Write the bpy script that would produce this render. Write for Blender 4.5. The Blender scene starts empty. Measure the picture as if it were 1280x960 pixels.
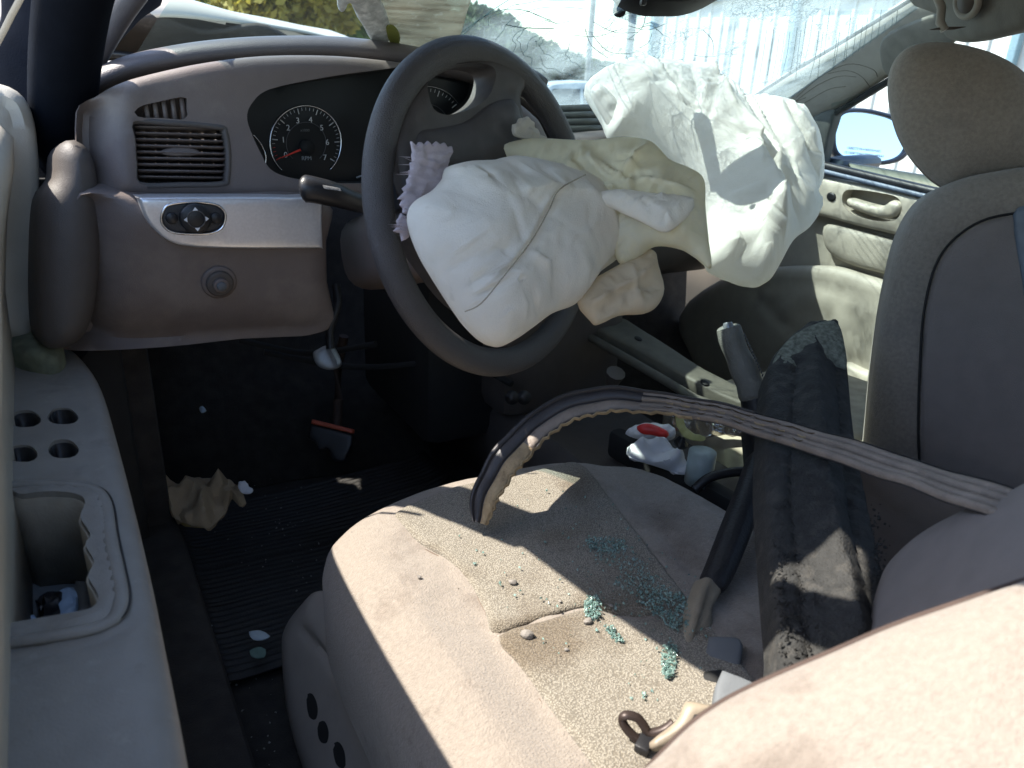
import bpy, bmesh, math, random
import numpy as np
from mathutils import Vector, Matrix
from mathutils.geometry import delaunay_2d_cdt
random.seed(7)
rng = np.random.RandomState(7)
S = bpy.context.scene
COL = S.collection
# ---------------------------------------------------------------- camera
CAMLOC = np.array([-.77, -.75, 1.08]); YAW, PITCH, ROLL, FPX = 31.0, 23.0, 3.0, 967.0
def basis():
    y, p, r = map(math.radians, (YAW, PITCH, ROLL))
    f = np.array([math.sin(y)*math.cos(p), math.cos(y)*math.cos(p), -math.sin(p)])
    R = np.array([math.cos(y), -math.sin(y), 0]); U = np.cross(R, f)
    return f, R*math.cos(r)+U*math.sin(r), -R*math.sin(r)+U*math.cos(r)
FW, RT, UP = basis()
cd = bpy.data.cameras.new('camera'); cam = bpy.data.objects.new('camera', cd); COL.objects.link(cam)
cam.matrix_world = Matrix(((RT[0], UP[0], -FW[0], CAMLOC[0]), (RT[1], UP[1], -FW[1], CAMLOC[1]), (RT[2], UP[2], -FW[2], CAMLOC[2]), (0, 0, 0, 1)))
cd.sensor_width = 36; cd.lens = FPX/1280*36; cd.clip_start = .02; cd.clip_end = 3000
cd.dof.use_dof = True; cd.dof.focus_distance = 1.05; cd.dof.aperture_fstop = 9.0
S.camera = cam
# ---------------------------------------------------------------- light

SUNDIR = np.array([-.47, .35, .81])
w = bpy.data.worlds.new('World'); S.world = w; w.use_nodes = True
nt = w.node_tree; bg = nt.nodes['Background']
sky = nt.nodes.new('ShaderNodeTexSky'); sky.sky_type = 'NISHITA'; sky.sun_disc = False
sky.sun_elevation = math.asin(SUNDIR[2]); sky.sun_rotation = math.atan2(SUNDIR[0], SUNDIR[1])
sky.air_density = 1.0; sky.dust_density = 0.7
nt.links.new(sky.outputs[0], bg.inputs[0]); bg.inputs[1].default_value = .15
sl = bpy.data.lights.new('sun', 'SUN'); sl.energy = 4.0; sl.angle = math.radians(.5); sl.color = (1, .94, .84)
so = bpy.data.objects.new('sun', sl); COL.objects.link(so)
so.rotation_euler = Vector(SUNDIR).to_track_quat('Z', 'Y').to_euler()
vs = S.view_settings; vs.view_transform = 'Standard'; vs.look = 'None'; vs.gamma = 1; vs.exposure = 1.68
S.cycles.max_bounces = 10; S.cycles.transparent_max_bounces = 12

# ---------------------------------------------------------------- pixel rays to real planes
def ray(x, y): return FW + RT*(x-640)/FPX - UP*(y-480)/FPX
def dep(x, y, t): return CAMLOC + ray(x, y)*t
def hit(x, y, pl):
    p, n = pl; d = ray(x, y); return CAMLOC + d*(np.dot(p-CAMLOC, n)/np.dot(d, n))
def AX(x, y, ax, v):
    i = 'xyz'.index(ax); d = ray(x, y); return CAMLOC + d*((v-CAMLOC[i])/d[i])
def PL(p, n): n = np.array(n, float); return np.array(p, float), n/np.linalg.norm(n)
def PL3(a, b, c):                       # plane through three points, normal to the camera side
    a, b, c = map(np.array, (a, b, c)); n = np.cross(b-a, c-a); n = n/np.linalg.norm(n)
    if np.dot(n, CAMLOC-a) < 0: n = -n
    return a, n
def projv(P):
    d = P-CAMLOC; z = d@FW; return np.stack([640+FPX*(d@RT)/z, 480-FPX*(d@UP)/z], 1)
# ---------------------------------------------------------------- numpy noise
_perm = rng.rand(64, 64, 64)
def vnoise(P):
    P = np.asarray(P, float)
    if P.shape[1] == 2: P = np.column_stack([P, np.zeros(len(P))])
    i = np.floor(P).astype(int); f = P-i; f = f*f*(3-2*f); r = 0
    for dx in (0, 1):
        for dy in (0, 1):
            for dz in (0, 1):
                wgt = (f[:, 0] if dx else 1-f[:, 0])*(f[:, 1] if dy else 1-f[:, 1])*(f[:, 2] if dz else 1-f[:, 2])
                r = r + wgt*_perm[(i[:, 0]+dx) % 64, (i[:, 1]+dy) % 64, (i[:, 2]+dz) % 64]
    return r*2-1
def fbm(P, o=3):
    s = 0; a = 1
    for k in range(o): s = s+a*vnoise(P*2**k+17.3*k); a *= .5
    return s
def crumple(P, freq=1., n=5, seed=0, warp=.5):
    rr = np.random.RandomState(seed); s = np.zeros(len(P))
    Wp = np.stack([fbm(P*freq*.7+3.1, 2), fbm(P*freq*.7+9.7, 2)], 1)*warp
    for k in range(n):
        a = rr.rand()*math.pi; f = freq*(.6+1.1*rr.rand()); ph = rr.rand()
        v = ((P*freq/freq)@np.array([math.cos(a), math.sin(a)]))*f + (Wp@np.array([math.cos(a*2), math.sin(a*2)])) + ph
        tri = np.abs((v % 1)-.5)*2
        s += (tri-.5)*(.6/(f/freq))*np.clip(.5+vnoise(P*freq*.8+k*7.7)*1.1, 0, 1)
    return s
# ---------------------------------------------------------------- objects
def link(o, parent=None):
    COL.objects.link(o)
    if parent is not None:
        o.parent = parent; o.location = -Vector(base_of(parent))
    return o
def base_of(p):
    b = Vector((0, 0, 0))
    while p is not None: b = b+p.location; p = p.parent
    return b
def tag(o, label=None, cat=None, group=None, kind=None):
    for k, v in (('label', label), ('category', cat), ('group', group), ('kind', kind)):
        if v: o[k] = v
    return o
def thing(name, label, cat, loc, group=None):
    o = bpy.data.objects.new(name, None); COL.objects.link(o); o.location = Vector(loc); o.empty_display_size = .05
    return tag(o, label, cat, group)
def mk(name, V, Fc, m, parent=None, smooth=True):
    me = bpy.data.meshes.new(name); me.from_pydata([tuple(map(float, v)) for v in V], [], [tuple(map(int, f)) for f in Fc])
    me.materials.append(m)
    if smooth: me.polygons.foreach_set('use_smooth', [True]*len(me.polygons))
    me.update(); return link(bpy.data.objects.new(name, me), parent)
def sharp(o, deg=35):
    a = math.radians(deg); bm = bmesh.new(); bm.from_mesh(o.data)
    for e in bm.edges:
        if len(e.link_faces) == 2 and e.calc_face_angle(0) > a: e.smooth = False
    bm.to_mesh(o.data); bm.free(); return o
def cr(pts, n=6, closed=True):
    P = np.array(pts, float); N = len(P); out = []
    rngN = range(N) if closed else range(N-1)
    for i in rngN:
        if closed: a, b, c, d = P[(i-1) % N], P[i], P[(i+1) % N], P[(i+2) % N]
        else: a, b, c, d = P[max(i-1, 0)], P[i], P[i+1], P[min(i+2, N-1)]
        for k in range(n):
            t = k/n; out.append(.5*((2*b)+(c-a)*t+(2*a-5*b+4*c-d)*t*t+(3*b-a-3*c+d)*t**3))
    if not closed: out.append(P[-1])
    return np.array(out)
def resample(P, step, closed=True):
    Q = np.vstack([P, P[:1]]) if closed else P
    s = np.concatenate([[0], np.cumsum(np.linalg.norm(np.diff(Q, axis=0), axis=1))])
    n = max(int(s[-1]/step), 6); t = np.linspace(0, s[-1], n, endpoint=not closed)
    return np.stack([np.interp(t, s, Q[:, k]) for k in range(Q.shape[1])], 1)
def inside(P, poly):
    x, y = P[:, 0], P[:, 1]; r = np.zeros(len(P), bool); n = len(poly)
    for i in range(n):
        x1, y1 = poly[i]; x2, y2 = poly[(i+1) % n]
        c = ((y1 > y) != (y2 > y))
        with np.errstate(divide='ignore', invalid='ignore'):
            r ^= c & (x < (x2-x1)*(y-y1)/(y2-y1+1e-15)+x1)
    return r
def segdist(P, A, closed=True):
    B = np.roll(A, -1, 0) if closed else A[1:]; A2 = A if closed else A[:-1]
    best = np.full(len(P), 1e9)
    for a, b in zip(A2, B):
        ab = b-a; t = np.clip(((P-a)@ab)/(ab@ab+1e-15), 0, 1)
        best = np.minimum(best, np.linalg.norm(P-(a+t[:, None]*ab), axis=1))
    return best
def groove(lines, amp, wid):            # lines in photo pixels; a fold or a seam
    L = [cr(l, 5, False) for l in lines]
    def f(px, P):
        d = np.min([segdist(px, l, False) for l in L], axis=0)
        return amp*np.exp(-(d/wid)**1.3)
    return f
def frame(n):
    n = np.array(n); a = np.array([0, 0, 1.]) if abs(n[2]) < .9 else np.array([0, 1., 0])
    u = np.cross(a, n); u /= np.linalg.norm(u); return u, np.cross(n, u)
def pillow(name, outl, pl, m, parent=None, bulge=.01, rim=.02, thick=.03, step=.008, holes=(), disp=(), smooth=6, px=True, back='flat', pw=.5, hole_rim=.003, dedge=True):
    """a padded sheet over a real plane: outline, rounded rim, side walls and back"""
    O, n = pl; u, v = frame(n)
    def to2(q):
        q = np.array(q, float)
        W = np.array([hit(a, b, pl) for a, b in q]) if px else q
        return np.stack([(W-O)@u, (W-O)@v], 1)
    loop = to2(cr(outl, smooth) if smooth else outl); loop = resample(loop, step)
    hl = [resample(to2(cr(h, 5) if len(h) > 4 else h), step*.7) for h in holes]
    lo, hi = loop.min(0), loop.max(0)
    gx, gy = np.meshgrid(np.arange(lo[0], hi[0], step), np.arange(lo[1], hi[1], step*.87))
    gx = gx+(np.arange(gx.shape[0]) % 2)[:, None]*step*.5
    G = np.stack([gx.ravel(), gy.ravel()], 1); G = G[inside(G, loop)]
    rd = [r_ for r_ in (rim*.04, rim*.15, rim*.38, rim*.7) if bulge > 0]; last = 0; rings = []
    for r_ in rd:
        if r_-last < step*.12: continue
        T_ = np.roll(loop, -1, 0)-np.roll(loop, 1, 0); T_ /= np.linalg.norm(T_, axis=1)[:, None]+1e-12; Nn = np.stack([-T_[:, 1], T_[:, 0]], 1)
        if not inside(loop[:1]+Nn[:1]*step*.1, loop)[0]: Nn = -Nn
        q = loop+Nn*r_; q = q[inside(q, loop)]
        if len(q): q = q[segdist(q, loop) > r_*.93]
        rings.append(q); last = r_
    dl = segdist(G, loop); G = G[dl > max(last+step*.5, step*.45)]
    if rings: G = np.vstack([G]+rings)
    for h in hl:
        G = G[~inside(G, h)]; G = G[segdist(G, h) > step*.4]
    V2 = [loop]+hl; edges = []; st = 0
    for l in V2:
        edges += [(st+i, st+(i+1) % len(l)) for i in range(len(l))]; st += len(l)
    A = np.vstack(V2+[G])
    co, ee, tris, ov, oe, of = delaunay_2d_cdt([Vector(p) for p in A], edges, [], 0, 1e-7, True)
    co = np.array([tuple(c) for c in co]); tris = np.array([t for t in tris if len(t) == 3])
    cen = co[tris].mean(1); ok = inside(cen, loop)
    for h in hl: ok &= ~inside(cen, h)
    tris = tris[ok]
    d = segdist(co, loop)
    t = np.clip(d/rim, 0, 1); h = bulge*(1-(1-t)**2)**pw
    W0 = O+co[:, :1]*u+co[:, 1:2]*v
    pxs = projv(W0); ex = np.zeros(len(co))
    for fdisp in disp: ex = ex+fdisp(pxs, W0)
    ex = ex*(np.clip(d/(rim*.5), 0, 1) if dedge else 1)
    Fr = W0+n*(h+ex)[:, None]
    e = tris[:, [0, 1, 1, 2, 2, 0]].reshape(-1, 2); nn = len(co)
    # orientation
    a = co[tris]; area = np.cross(a[:, 1]-a[:, 0], a[:, 2]-a[:, 0]); tris[area < 0] = tris[area < 0][:, ::-1]
    e = tris[:, [0, 1, 1, 2, 2, 0]].reshape(-1, 2); key = {(x, y) for x, y in e.tolist()}
    bd = [(x, y) for x, y in key if (y, x) not in key]
    if back == 'puff':
        onb = set([x for q in bd for x in q]); Bk = W0-n*(thick*(1-(1-t)**2)**.5-ex*.4)[:, None]
        idx = np.arange(nn)+nn
        for b_ in onb: idx[b_] = b_
        V = np.vstack([Fr, Bk]); Fs = tris.tolist()+[[idx[c], idx[b], idx[a_]] for a_, b, c in tris.tolist()]
    else:
        Bk = W0-n*thick
        V = np.vstack([Fr, Bk]); Fs = tris.tolist()+[[c+nn, b+nn, a_+nn] for a_, b, c in tris.tolist()]+[[y, x, x+nn, y+nn] for x, y in bd]
    o = mk(name, V, Fs, m, parent)
    if back != 'puff': sharp(o, 50)
    return o
def sweep(name, path, prof, m, parent=None, up=(0, 0, 1), closed=False, scale=None, upf=None, cap=True):
    """profile (a closed 2D loop) carried along a 3D path"""
    P = np.array(path, float); N = len(P); prof = np.array(prof, float); K = len(prof); V = []
    for i in range(N):
        if closed: T = P[(i+1) % N]-P[i-1]
        else: T = P[min(i+1, N-1)]-P[max(i-1, 0)]
        T = T/np.linalg.norm(T); uu = np.array(upf[i] if upf is not None else up, float)
        X = np.cross(T, uu); X /= np.linalg.norm(X); Y = np.cross(X, T)
        s = scale[i] if scale is not None else 1
        for q in prof: V.append(P[i]+X*q[0]*s+Y*q[1]*s)
    Fs = []
    for i in range(N if closed else N-1):
        for k in range(K):
            a = i*K+k; b = i*K+(k+1) % K; c = ((i+1) % N)*K+(k+1) % K; d = ((i+1) % N)*K+k; Fs.append((a, b, c, d))
    if not closed and cap: Fs += [tuple(range(K))[::-1], tuple((N-1)*K+k for k in range(K))]
    return mk(name, V, Fs, m, parent)
def circ(r, n=12, ry=None): return [(r*math.cos(2*math.pi*k/n), (ry or r)*math.sin(2*math.pi*k/n)) for k in range(n)]
def tube(name, path, r, m, parent=None, n=10, scale=None, up=(.13, .27, .95)):
    return sharp(sweep(name, path, circ(r, n), m, parent, up=up, scale=scale), 60)
def box(name, c, size, m, parent=None, rot=(0, 0, 0), bev=.004, R=None, seg=2, taper=None):
    bm = bmesh.new(); bmesh.ops.create_cube(bm, size=1)
    for v in bm.verts:
        v.co = Vector((v.co.x*size[0], v.co.y*size[1], v.co.z*size[2]))
        if taper and v.co.z > 0: v.co.x *= taper; v.co.y *= taper
    if bev: bmesh.ops.bevel(bm, geom=bm.edges[:], offset=bev, segments=seg, affect='EDGES', profile=.5)
    M = (R if R is not None else Matrix.Rotation(rot[2], 3, 'Z')@Matrix.Rotation(rot[1], 3, 'Y')@Matrix.Rotation(rot[0], 3, 'X'))
    for v in bm.verts: v.co = M@v.co+Vector(c)
    me = bpy.data.meshes.new(name); bm.to_mesh(me); bm.free(); me.materials.append(m)
    me.polygons.foreach_set('use_smooth', [True]*len(me.polygons))
    return sharp(link(bpy.data.objects.new(name, me), parent), 30)
def loft(name, rows, m, parent=None, thick=0, disp=None):
    R = np.array(rows, float); a, b, _ = R.shape; V = R.reshape(-1, 3)
    Fs = [(i*b+j, i*b+j+1, (i+1)*b+j+1, (i+1)*b+j) for i in range(a-1) for j in range(b-1)]
    o = mk(name, V, Fs, m, parent)
    if thick:
        md = o.modifiers.new('solid', 'SOLIDIFY'); md.thickness = thick; md.offset = -1
    return o
def text(name, s, size, pos, xd, yd, m, parent=None, ext=.0004):
    cu = bpy.data.curves.new(name, 'FONT'); cu.body = s; cu.size = size; cu.extrude = ext; cu.align_x = 'CENTER'; cu.align_y = 'CENTER'
    tmp = bpy.data.objects.new(name, cu); COL.objects.link(tmp); dg = bpy.context.evaluated_depsgraph_get()
    me = bpy.data.meshes.new_from_object(tmp.evaluated_get(dg)); bpy.data.objects.remove(tmp)
    X = Vector(xd).normalized(); Y = Vector(yd); Y = (Y-X*Y.dot(X)).normalized(); Z = X.cross(Y)
    M = Matrix((X, Y, Z)).transposed()
    for v in me.vertices: v.co = M@v.co+Vector(pos)
    me.materials.clear(); me.materials.append(m)
    return link(bpy.data.objects.new(name, me), parent)
# ---------------------------------------------------------------- materials
def srgb(r, g, b): return tuple(((c/255)/12.92 if c/255 <= .04045 else ((c/255+.055)/1.055)**2.4) for c in (r, g, b))
MATS = {}
def mat(name, col, rough=.6, metal=0, nscale=40, namp=.15, bump=.0, bscale=400, spots=None, spec=.5, col2=None, coarse=None, trans=0, sheen=0, voro=False, detail=4, tl=0):
    if name in MATS: return MATS[name]
    m = bpy.data.materials.new(name); m.use_nodes = True; N = m.node_tree.nodes; L = m.node_tree.links
    B = N['Principled BSDF']; B.inputs['Roughness'].default_value = rough; B.inputs['Metallic'].default_value = metal
    B.inputs['Specular IOR Level'].default_value = spec
    if trans: B.inputs['Transmission Weight'].default_value = trans
    if sheen: B.inputs['Sheen Weight'].default_value = sheen
    tc = N.new('ShaderNodeTexCoord'); n1 = N.new('ShaderNodeTexNoise'); n1.inputs['Scale'].default_value = nscale; n1.inputs['Detail'].default_value = 5
    L.new(tc.outputs['Object'], n1.inputs['Vector'])
    rp = N.new('ShaderNodeValToRGB'); c = np.array(col); c2 = np.array(col2) if col2 is not None else c*(1+namp)
    rp.color_ramp.elements[0].position = .32; rp.color_ramp.elements[1].position = .68
    rp.color_ramp.elements[0].color = (*(c*(1-namp)), 1); rp.color_ramp.elements[1].color = (*np.clip(c2, 0, 1), 1)
    L.new(n1.outputs[0], rp.inputs[0]); out = rp.outputs[0]
    if spots:                      # (scale, threshold, colour, strength)
        for k, (sc, th, cc, st) in enumerate(spots):
            n2 = N.new('ShaderNodeTexNoise'); n2.inputs['Scale'].default_value = sc; n2.inputs['Detail'].default_value = 6; n2.inputs['Roughness'].default_value = .65
            n2.noise_dimensions = '4D'; n2.inputs['W'].default_value = k*3.7+1.3
            L.new(tc.outputs['Object'], n2.inputs['Vector'])
            r2 = N.new('ShaderNodeValToRGB'); r2.color_ramp.elements[0].position = th; r2.color_ramp.elements[1].position = min(th+.14, 1)
            r2.color_ramp.elements[0].color = (0, 0, 0, 1); r2.color_ramp.elements[1].color = (st, st, st, 1)
            L.new(n2.outputs[0], r2.inputs[0]); mx = N.new('ShaderNodeMix'); mx.data_type = 'RGBA'
            L.new(r2.outputs[0], mx.inputs[0]); L.new(out, mx.inputs[6]); mx.inputs[7].default_value = (*cc, 1); out = mx.outputs[2]
    L.new(out, B.inputs['Base Color'])
    if bump:
        bt = N.new('ShaderNodeTexVoronoi' if voro else 'ShaderNodeTexNoise'); bt.inputs['Scale'].default_value = bscale
        if not voro: bt.inputs['Detail'].default_value = detail
        L.new(tc.outputs['Object'], bt.inputs['Vector'])
        bp = N.new('ShaderNodeBump'); bp.inputs['Strength'].default_value = bump; bp.inputs['Distance'].default_value = .002
        L.new(bt.outputs[0], bp.inputs['Height']); L.new(bp.outputs[0], B.inputs['Normal'])
    if tl:
        T = N.new('ShaderNodeBsdfTranslucent'); mx = N.new('ShaderNodeMixShader'); mx.inputs[0].default_value = tl
        L.new(out, T.inputs[0]); L.new(B.outputs[0], mx.inputs[1]); L.new(T.outputs[0], mx.inputs[2]); L.new(mx.outputs[0], N['Material Output'].inputs[0])
    MATS[name] = m; return m
DUST = (.42, .38, .33)
plas = mat('dash_plastic', (.150, .122, .112), .5, bump=.25, bscale=900, spots=[(9, .52, (.24, .205, .18), .5), (60, .64, (.30, .27, .23), .35)], namp=.05)
plasd = mat('dash_plastic_dark', (.085, .073, .066), .55, bump=.25, bscale=900, namp=.08, spots=[(12, .6, (.15, .13, .12), .3)])
vinylb = mat('brow_vinyl', (.105, .09, .088), .42, bump=.3, bscale=700, namp=.06, spots=[(8, .6, (.2, .18, .17), .35)])
black = mat('black_plastic', (.015, .015, .017), .4, bump=.15, bscale=600, spots=[(30, .62, (.09, .085, .08), .4)])
blackm = mat('matt_black', (.012, .012, .012), .8)
silver = mat('brushed_silver', (.72, .71, .72), .30, metal=.6, nscale=300, namp=.05, bump=.05, bscale=1200, spots=[(14, .58, (.33, .3, .27), .35)])
chrome = mat('chrome_ring', (.7, .7, .72), .2, metal=1)
rimv = mat('wheel_leather', (.062, .056, .055), .48, bump=.5, bscale=850, voro=True, namp=.08, spots=[(20, .62, (.2, .17, .14), .5), (120, .68, (.4, .35, .28), .6)])
hubv = mat('wheel_hub_plastic', (.062, .053, .050), .55, bump=.3, bscale=800, spots=[(14, .56, (.12, .105, .1), .5)])
bagw = mat('airbag_white', (.94, .89, .79), .75, bump=.5, bscale=700, namp=.03, spots=[(7, .56, (.82, .79, .68), .6), (26, .66, (.48, .45, .36), .45)], sheen=.1, tl=.38)
bagc = mat('airbag_cream', (.90, .83, .62), .75, bump=.35, bscale=1100, namp=.05, spots=[(9, .53, (.80, .77, .66), .7), (30, .64, (.42, .38, .22), .5)], tl=.45)
bagt = mat('airbag_tan', (.78, .66, .48), .8, bump=.35, bscale=1000, namp=.06, spots=[(20, .6, (.5, .42, .3), .6)], tl=.4)
bagw2 = mat('airbag_nylon', (.88, .86, .80), .7, bump=.5, bscale=700, namp=.03, spots=[(7, .56, (.62, .60, .52), .6), (30, .66, (.42, .40, .33), .5)], tl=.38)
bagp = mat('torn_lining', (.50, .43, .46), .85, bump=.8, bscale=900, namp=.1, spots=[(30, .6, (.3, .25, .26), .5)])
seam = mat('seam_thread', (.33, .28, .2), .9)
velour = mat('seat_velour', (.25, .212, .176), .9, bump=.9, bscale=520, nscale=230, namp=.10, sheen=.25, spots=[(9, .50, (.12, .09, .068), .8), (42, .60, (.12, .09, .065), .6), (5, .58, (.30, .26, .22), .5), (320, .62, (.13, .10, .08), .5)])
velourg = mat('seat_velour_grey', (.25, .218, .185), .9, bump=.7, bscale=600, nscale=200, namp=.12, sheen=.25, spots=[(7, .55, (.15, .13, .12), .6), (28, .68, (.1, .085, .08), .5)])
velourp = mat('seat_back_grey', (.205, .178, .165), .85, bump=.4, bscale=900, namp=.05, spots=[(6, .55, (.14, .125, .125), .5)])
beigep = mat('beige_plastic', (.50, .46, .38), .5, bump=.15, bscale=700, namp=.04, spots=[(14, .6, (.33, .29, .22), .5)])
beiged = mat('door_vinyl', (.36, .335, .28), .55, bump=.3, bscale=700, namp=.05, spots=[(10, .58, (.22, .2, .165), .5)])
pilc = mat('pillar_trim_grey', (.30, .285, .25), .6, bump=.35, bscale=700, namp=.05, spots=[(10, .57, (.2, .185, .16), .4)])
armp = mat('armrest_plastic', (.255, .240, .215), .5, bump=.2, bscale=700, namp=.06, spots=[(16, .56, (.15, .14, .125), .8), (50, .60, (.38, .36, .31), .6)])
trimp = mat('seat_shield_plastic', (.29, .26, .23), .42, bump=.12, bscale=700, namp=.05, spots=[(20, .6, (.18, .16, .15), .5)])
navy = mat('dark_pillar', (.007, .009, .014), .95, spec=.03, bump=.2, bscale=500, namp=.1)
carpet = mat('dark_carpet', (.034, .029, .025), .95, bump=1, bscale=500, namp=.3, spots=[(14, .6, (.065, .055, .045), .6), (180, .66, (.16, .14, .12), .7)])
matr = mat('rubber_mat', (.022, .020, .018), .6, bump=.5, bscale=300, spots=[(60, .62, (.05, .045, .04), .5), (250, .7, (.2, .19, .17), .8)])
steel = mat('pedal_steel', (.32, .35, .38), .4, metal=.6, spots=[(40, .6, (.1, .09, .08), .6)])
redp = mat('red_edge', (.50, .10, .05), .5)
def weave():
    m = mat('seat_weave', (.235, .205, .165), .95, nscale=900, namp=.0, sheen=.2)
    N = m.node_tree.nodes; L = m.node_tree.links; B = N['Principled BSDF']; tc = [n for n in N if n.type == 'TEX_COORD'][0]
    vo = N.new('ShaderNodeTexVoronoi'); vo.inputs['Scale'].default_value = 600; L.new(tc.outputs['Object'], vo.inputs['Vector'])
    r = N.new('ShaderNodeValToRGB'); r.color_ramp.elements[0].position = .15; r.color_ramp.elements[1].position = .6
    r.color_ramp.elements[0].color = (.36, .325, .265, 1); r.color_ramp.elements[1].color = (.15, .13, .10, 1); L.new(vo.outputs[0], r.inputs[0])
    n = N.new('ShaderNodeTexNoise'); n.inputs['Scale'].default_value = 9; n.inputs['Detail'].default_value = 5; L.new(tc.outputs['Object'], n.inputs['Vector'])
    r2 = N.new('ShaderNodeValToRGB'); r2.color_ramp.elements[0].position = .5; r2.color_ramp.elements[1].position = .66
    r2.color_ramp.elements[0].color = (1, 1, 1, 1); r2.color_ramp.elements[1].color = (.62, .55, .47, 1); L.new(n.outputs[0], r2.inputs[0])
    mx = N.new('ShaderNodeMix'); mx.data_type = 'RGBA'; mx.blend_type = 'MULTIPLY'; mx.inputs[0].default_value = 1
    L.new(r.outputs[0], mx.inputs[6]); L.new(r2.outputs[0], mx.inputs[7]); L.new(mx.outputs[2], B.inputs['Base Color'])
    bp = N.new('ShaderNodeBump'); bp.inputs['Strength'].default_value = .8; bp.inputs['Distance'].default_value = .0015; bp.invert = True
    L.new(vo.outputs[0], bp.inputs['Height']); L.new(bp.outputs[0], B.inputs['Normal']); return m
weavem = weave()
char = mat('charred_foam', (.024, .024, .023), .8, bump=1, bscale=420, namp=.3, nscale=90, spots=[(60, .52, (.062, .057, .05), .8), (12, .6, (.04, .037, .033), .6)], detail=8)
charl = mat('charred_black', (.012, .012, .013), .5, bump=.8, bscale=120, namp=.3, spots=[(30, .6, (.06, .06, .062), .5)])
strip_m = mat('weatherstrip_rubber', (.22, .178, .145), .6, bump=.5, bscale=300, namp=.15, spots=[(25, .50, (.12, .1, .09), .6)])
strip_l = mat('weatherstrip_lining', (.34, .255, .15), .85, bump=1, bscale=300, namp=.3, spots=[(60, .55, (.10, .07, .04), .8)])
strip_d = mat('weatherstrip_dark', (.035, .032, .034), .5, bump=.3, bscale=300, namp=.2)
paint = mat('gold_car_paint', (.52, .46, .38), .35, nscale=8, namp=.04, spots=[(12, .62, (.4, .34, .27), .4)])
paintw = mat('white_car_paint', (.7, .7, .7), .3)
rust = mat('hood_underside', (.032, .024, .018), .8, nscale=15, namp=.5, bump=.6, bscale=60, spots=[(18, .6, (.12, .1, .08), .5)])
paperb = mat('brown_paper', (.34, .255, .16), .85, bump=.4, bscale=200, namp=.1, spots=[(25, .58, (.22, .16, .1), .6)])
paperw = mat('white_paper', (.72, .72, .74), .8, namp=.04)
card = mat('yellow_card', (.42, .30, .11), .8, namp=.1)
redm = mat('red_plastic_print', (.62, .03, .03), .4)
graybk = mat('buckle_grey', (.13, .14, .15), .65, spec=.25, bump=.1, bscale=500, namp=.05, spots=[(30, .6, (.22, .21, .2), .5)])
glassg = mat('green_glass_crumbs', (.28, .52, .47), .10, trans=.6, nscale=350, namp=.5, col2=(.62, .85, .78), bump=.6, bscale=300)
stone = mat('pebble', (.20, .18, .16), .8, namp=.3, nscale=120)
emb = mat('dial_print', (.55, .55, .55), .6)
ndl = mat('needle_red', (.75, .06, .04), .5)
bluep = mat('pale_blue_plastic', (.40, .52, .66), .4, namp=.1)
def glassmat(name, tint, gloss=.06, rough=0.0):
    m = bpy.data.materials.new(name); m.use_nodes = True; N = m.node_tree.nodes; L = m.node_tree.links
    N.remove(N['Principled BSDF']); out = N['Material Output']
    t = N.new('ShaderNodeBsdfTransparent'); t.inputs[0].default_value = (*tint, 1)
    g = N.new('ShaderNodeBsdfGlossy'); g.inputs['Roughness'].default_value = rough
    mx = N.new('ShaderNodeMixShader'); mx.inputs[0].default_value = gloss
    L.new(t.outputs[0], mx.inputs[1]); L.new(g.outputs[0], mx.inputs[2]); L.new(mx.outputs[0], out.inputs[0]); return m
clear = glassmat('clear_glass', (.82, .9, .9))
def pleats(n, box_, ang, spread, length, width, amp, seed):
    rr = np.random.RandomState(seed); x0, y0, x1, y1 = box_; L = []
    for k in range(n):
        a = math.radians(ang+spread*rr.randn()); L.append((rr.uniform(x0, x1), rr.uniform(y0, y1), math.cos(a), math.sin(a), length*rr.uniform(.5, 1.4), width*rr.uniform(.5, 1.6), amp*rr.uniform(.5, 1.3)*rr.choice((-1, 1)), rr.uniform(-.006, .006)))
    def f(px, P):
        s_ = 0
        for cx, cy, ca, sa, l, w_, am, cu in L:
            dx, dy = px[:, 0]-cx, px[:, 1]-cy; al = dx*ca+dy*sa; s = -dx*sa+dy*ca+cu*al*al*.3
            s_ = s_+am*np.exp(-(al/l)**2)*np.where(s > 0, np.exp(-s/w_), np.exp(s/(w_*.25)))*2-am*np.exp(-(al/l)**2)*np.exp(-(s/(w_*2.2))**2)
        return s_
    return f
# ================================================================ SETTING
def gz(x, y): return -.058*float(np.clip(math.hypot(x, y)-3.5, 0, 15))
def ground_sheet():
    gm = mat('gravel_ground', (.30, .27, .23), .95, bump=.6, bscale=20, nscale=2, namp=.15, spots=[(.3, .55, (.22, .2, .17), .5), (9, .6, (.15, .14, .12), .5)])
    n = 90; xs = np.sign(np.linspace(-1, 1, n))*np.abs(np.linspace(-1, 1, n))**3.2*900
    rows = [[(x, y, gz(x, y)) for x in xs] for y in xs]
    o = loft('ground', rows, gm); tag(o, kind='structure')
ground_sheet()
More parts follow.
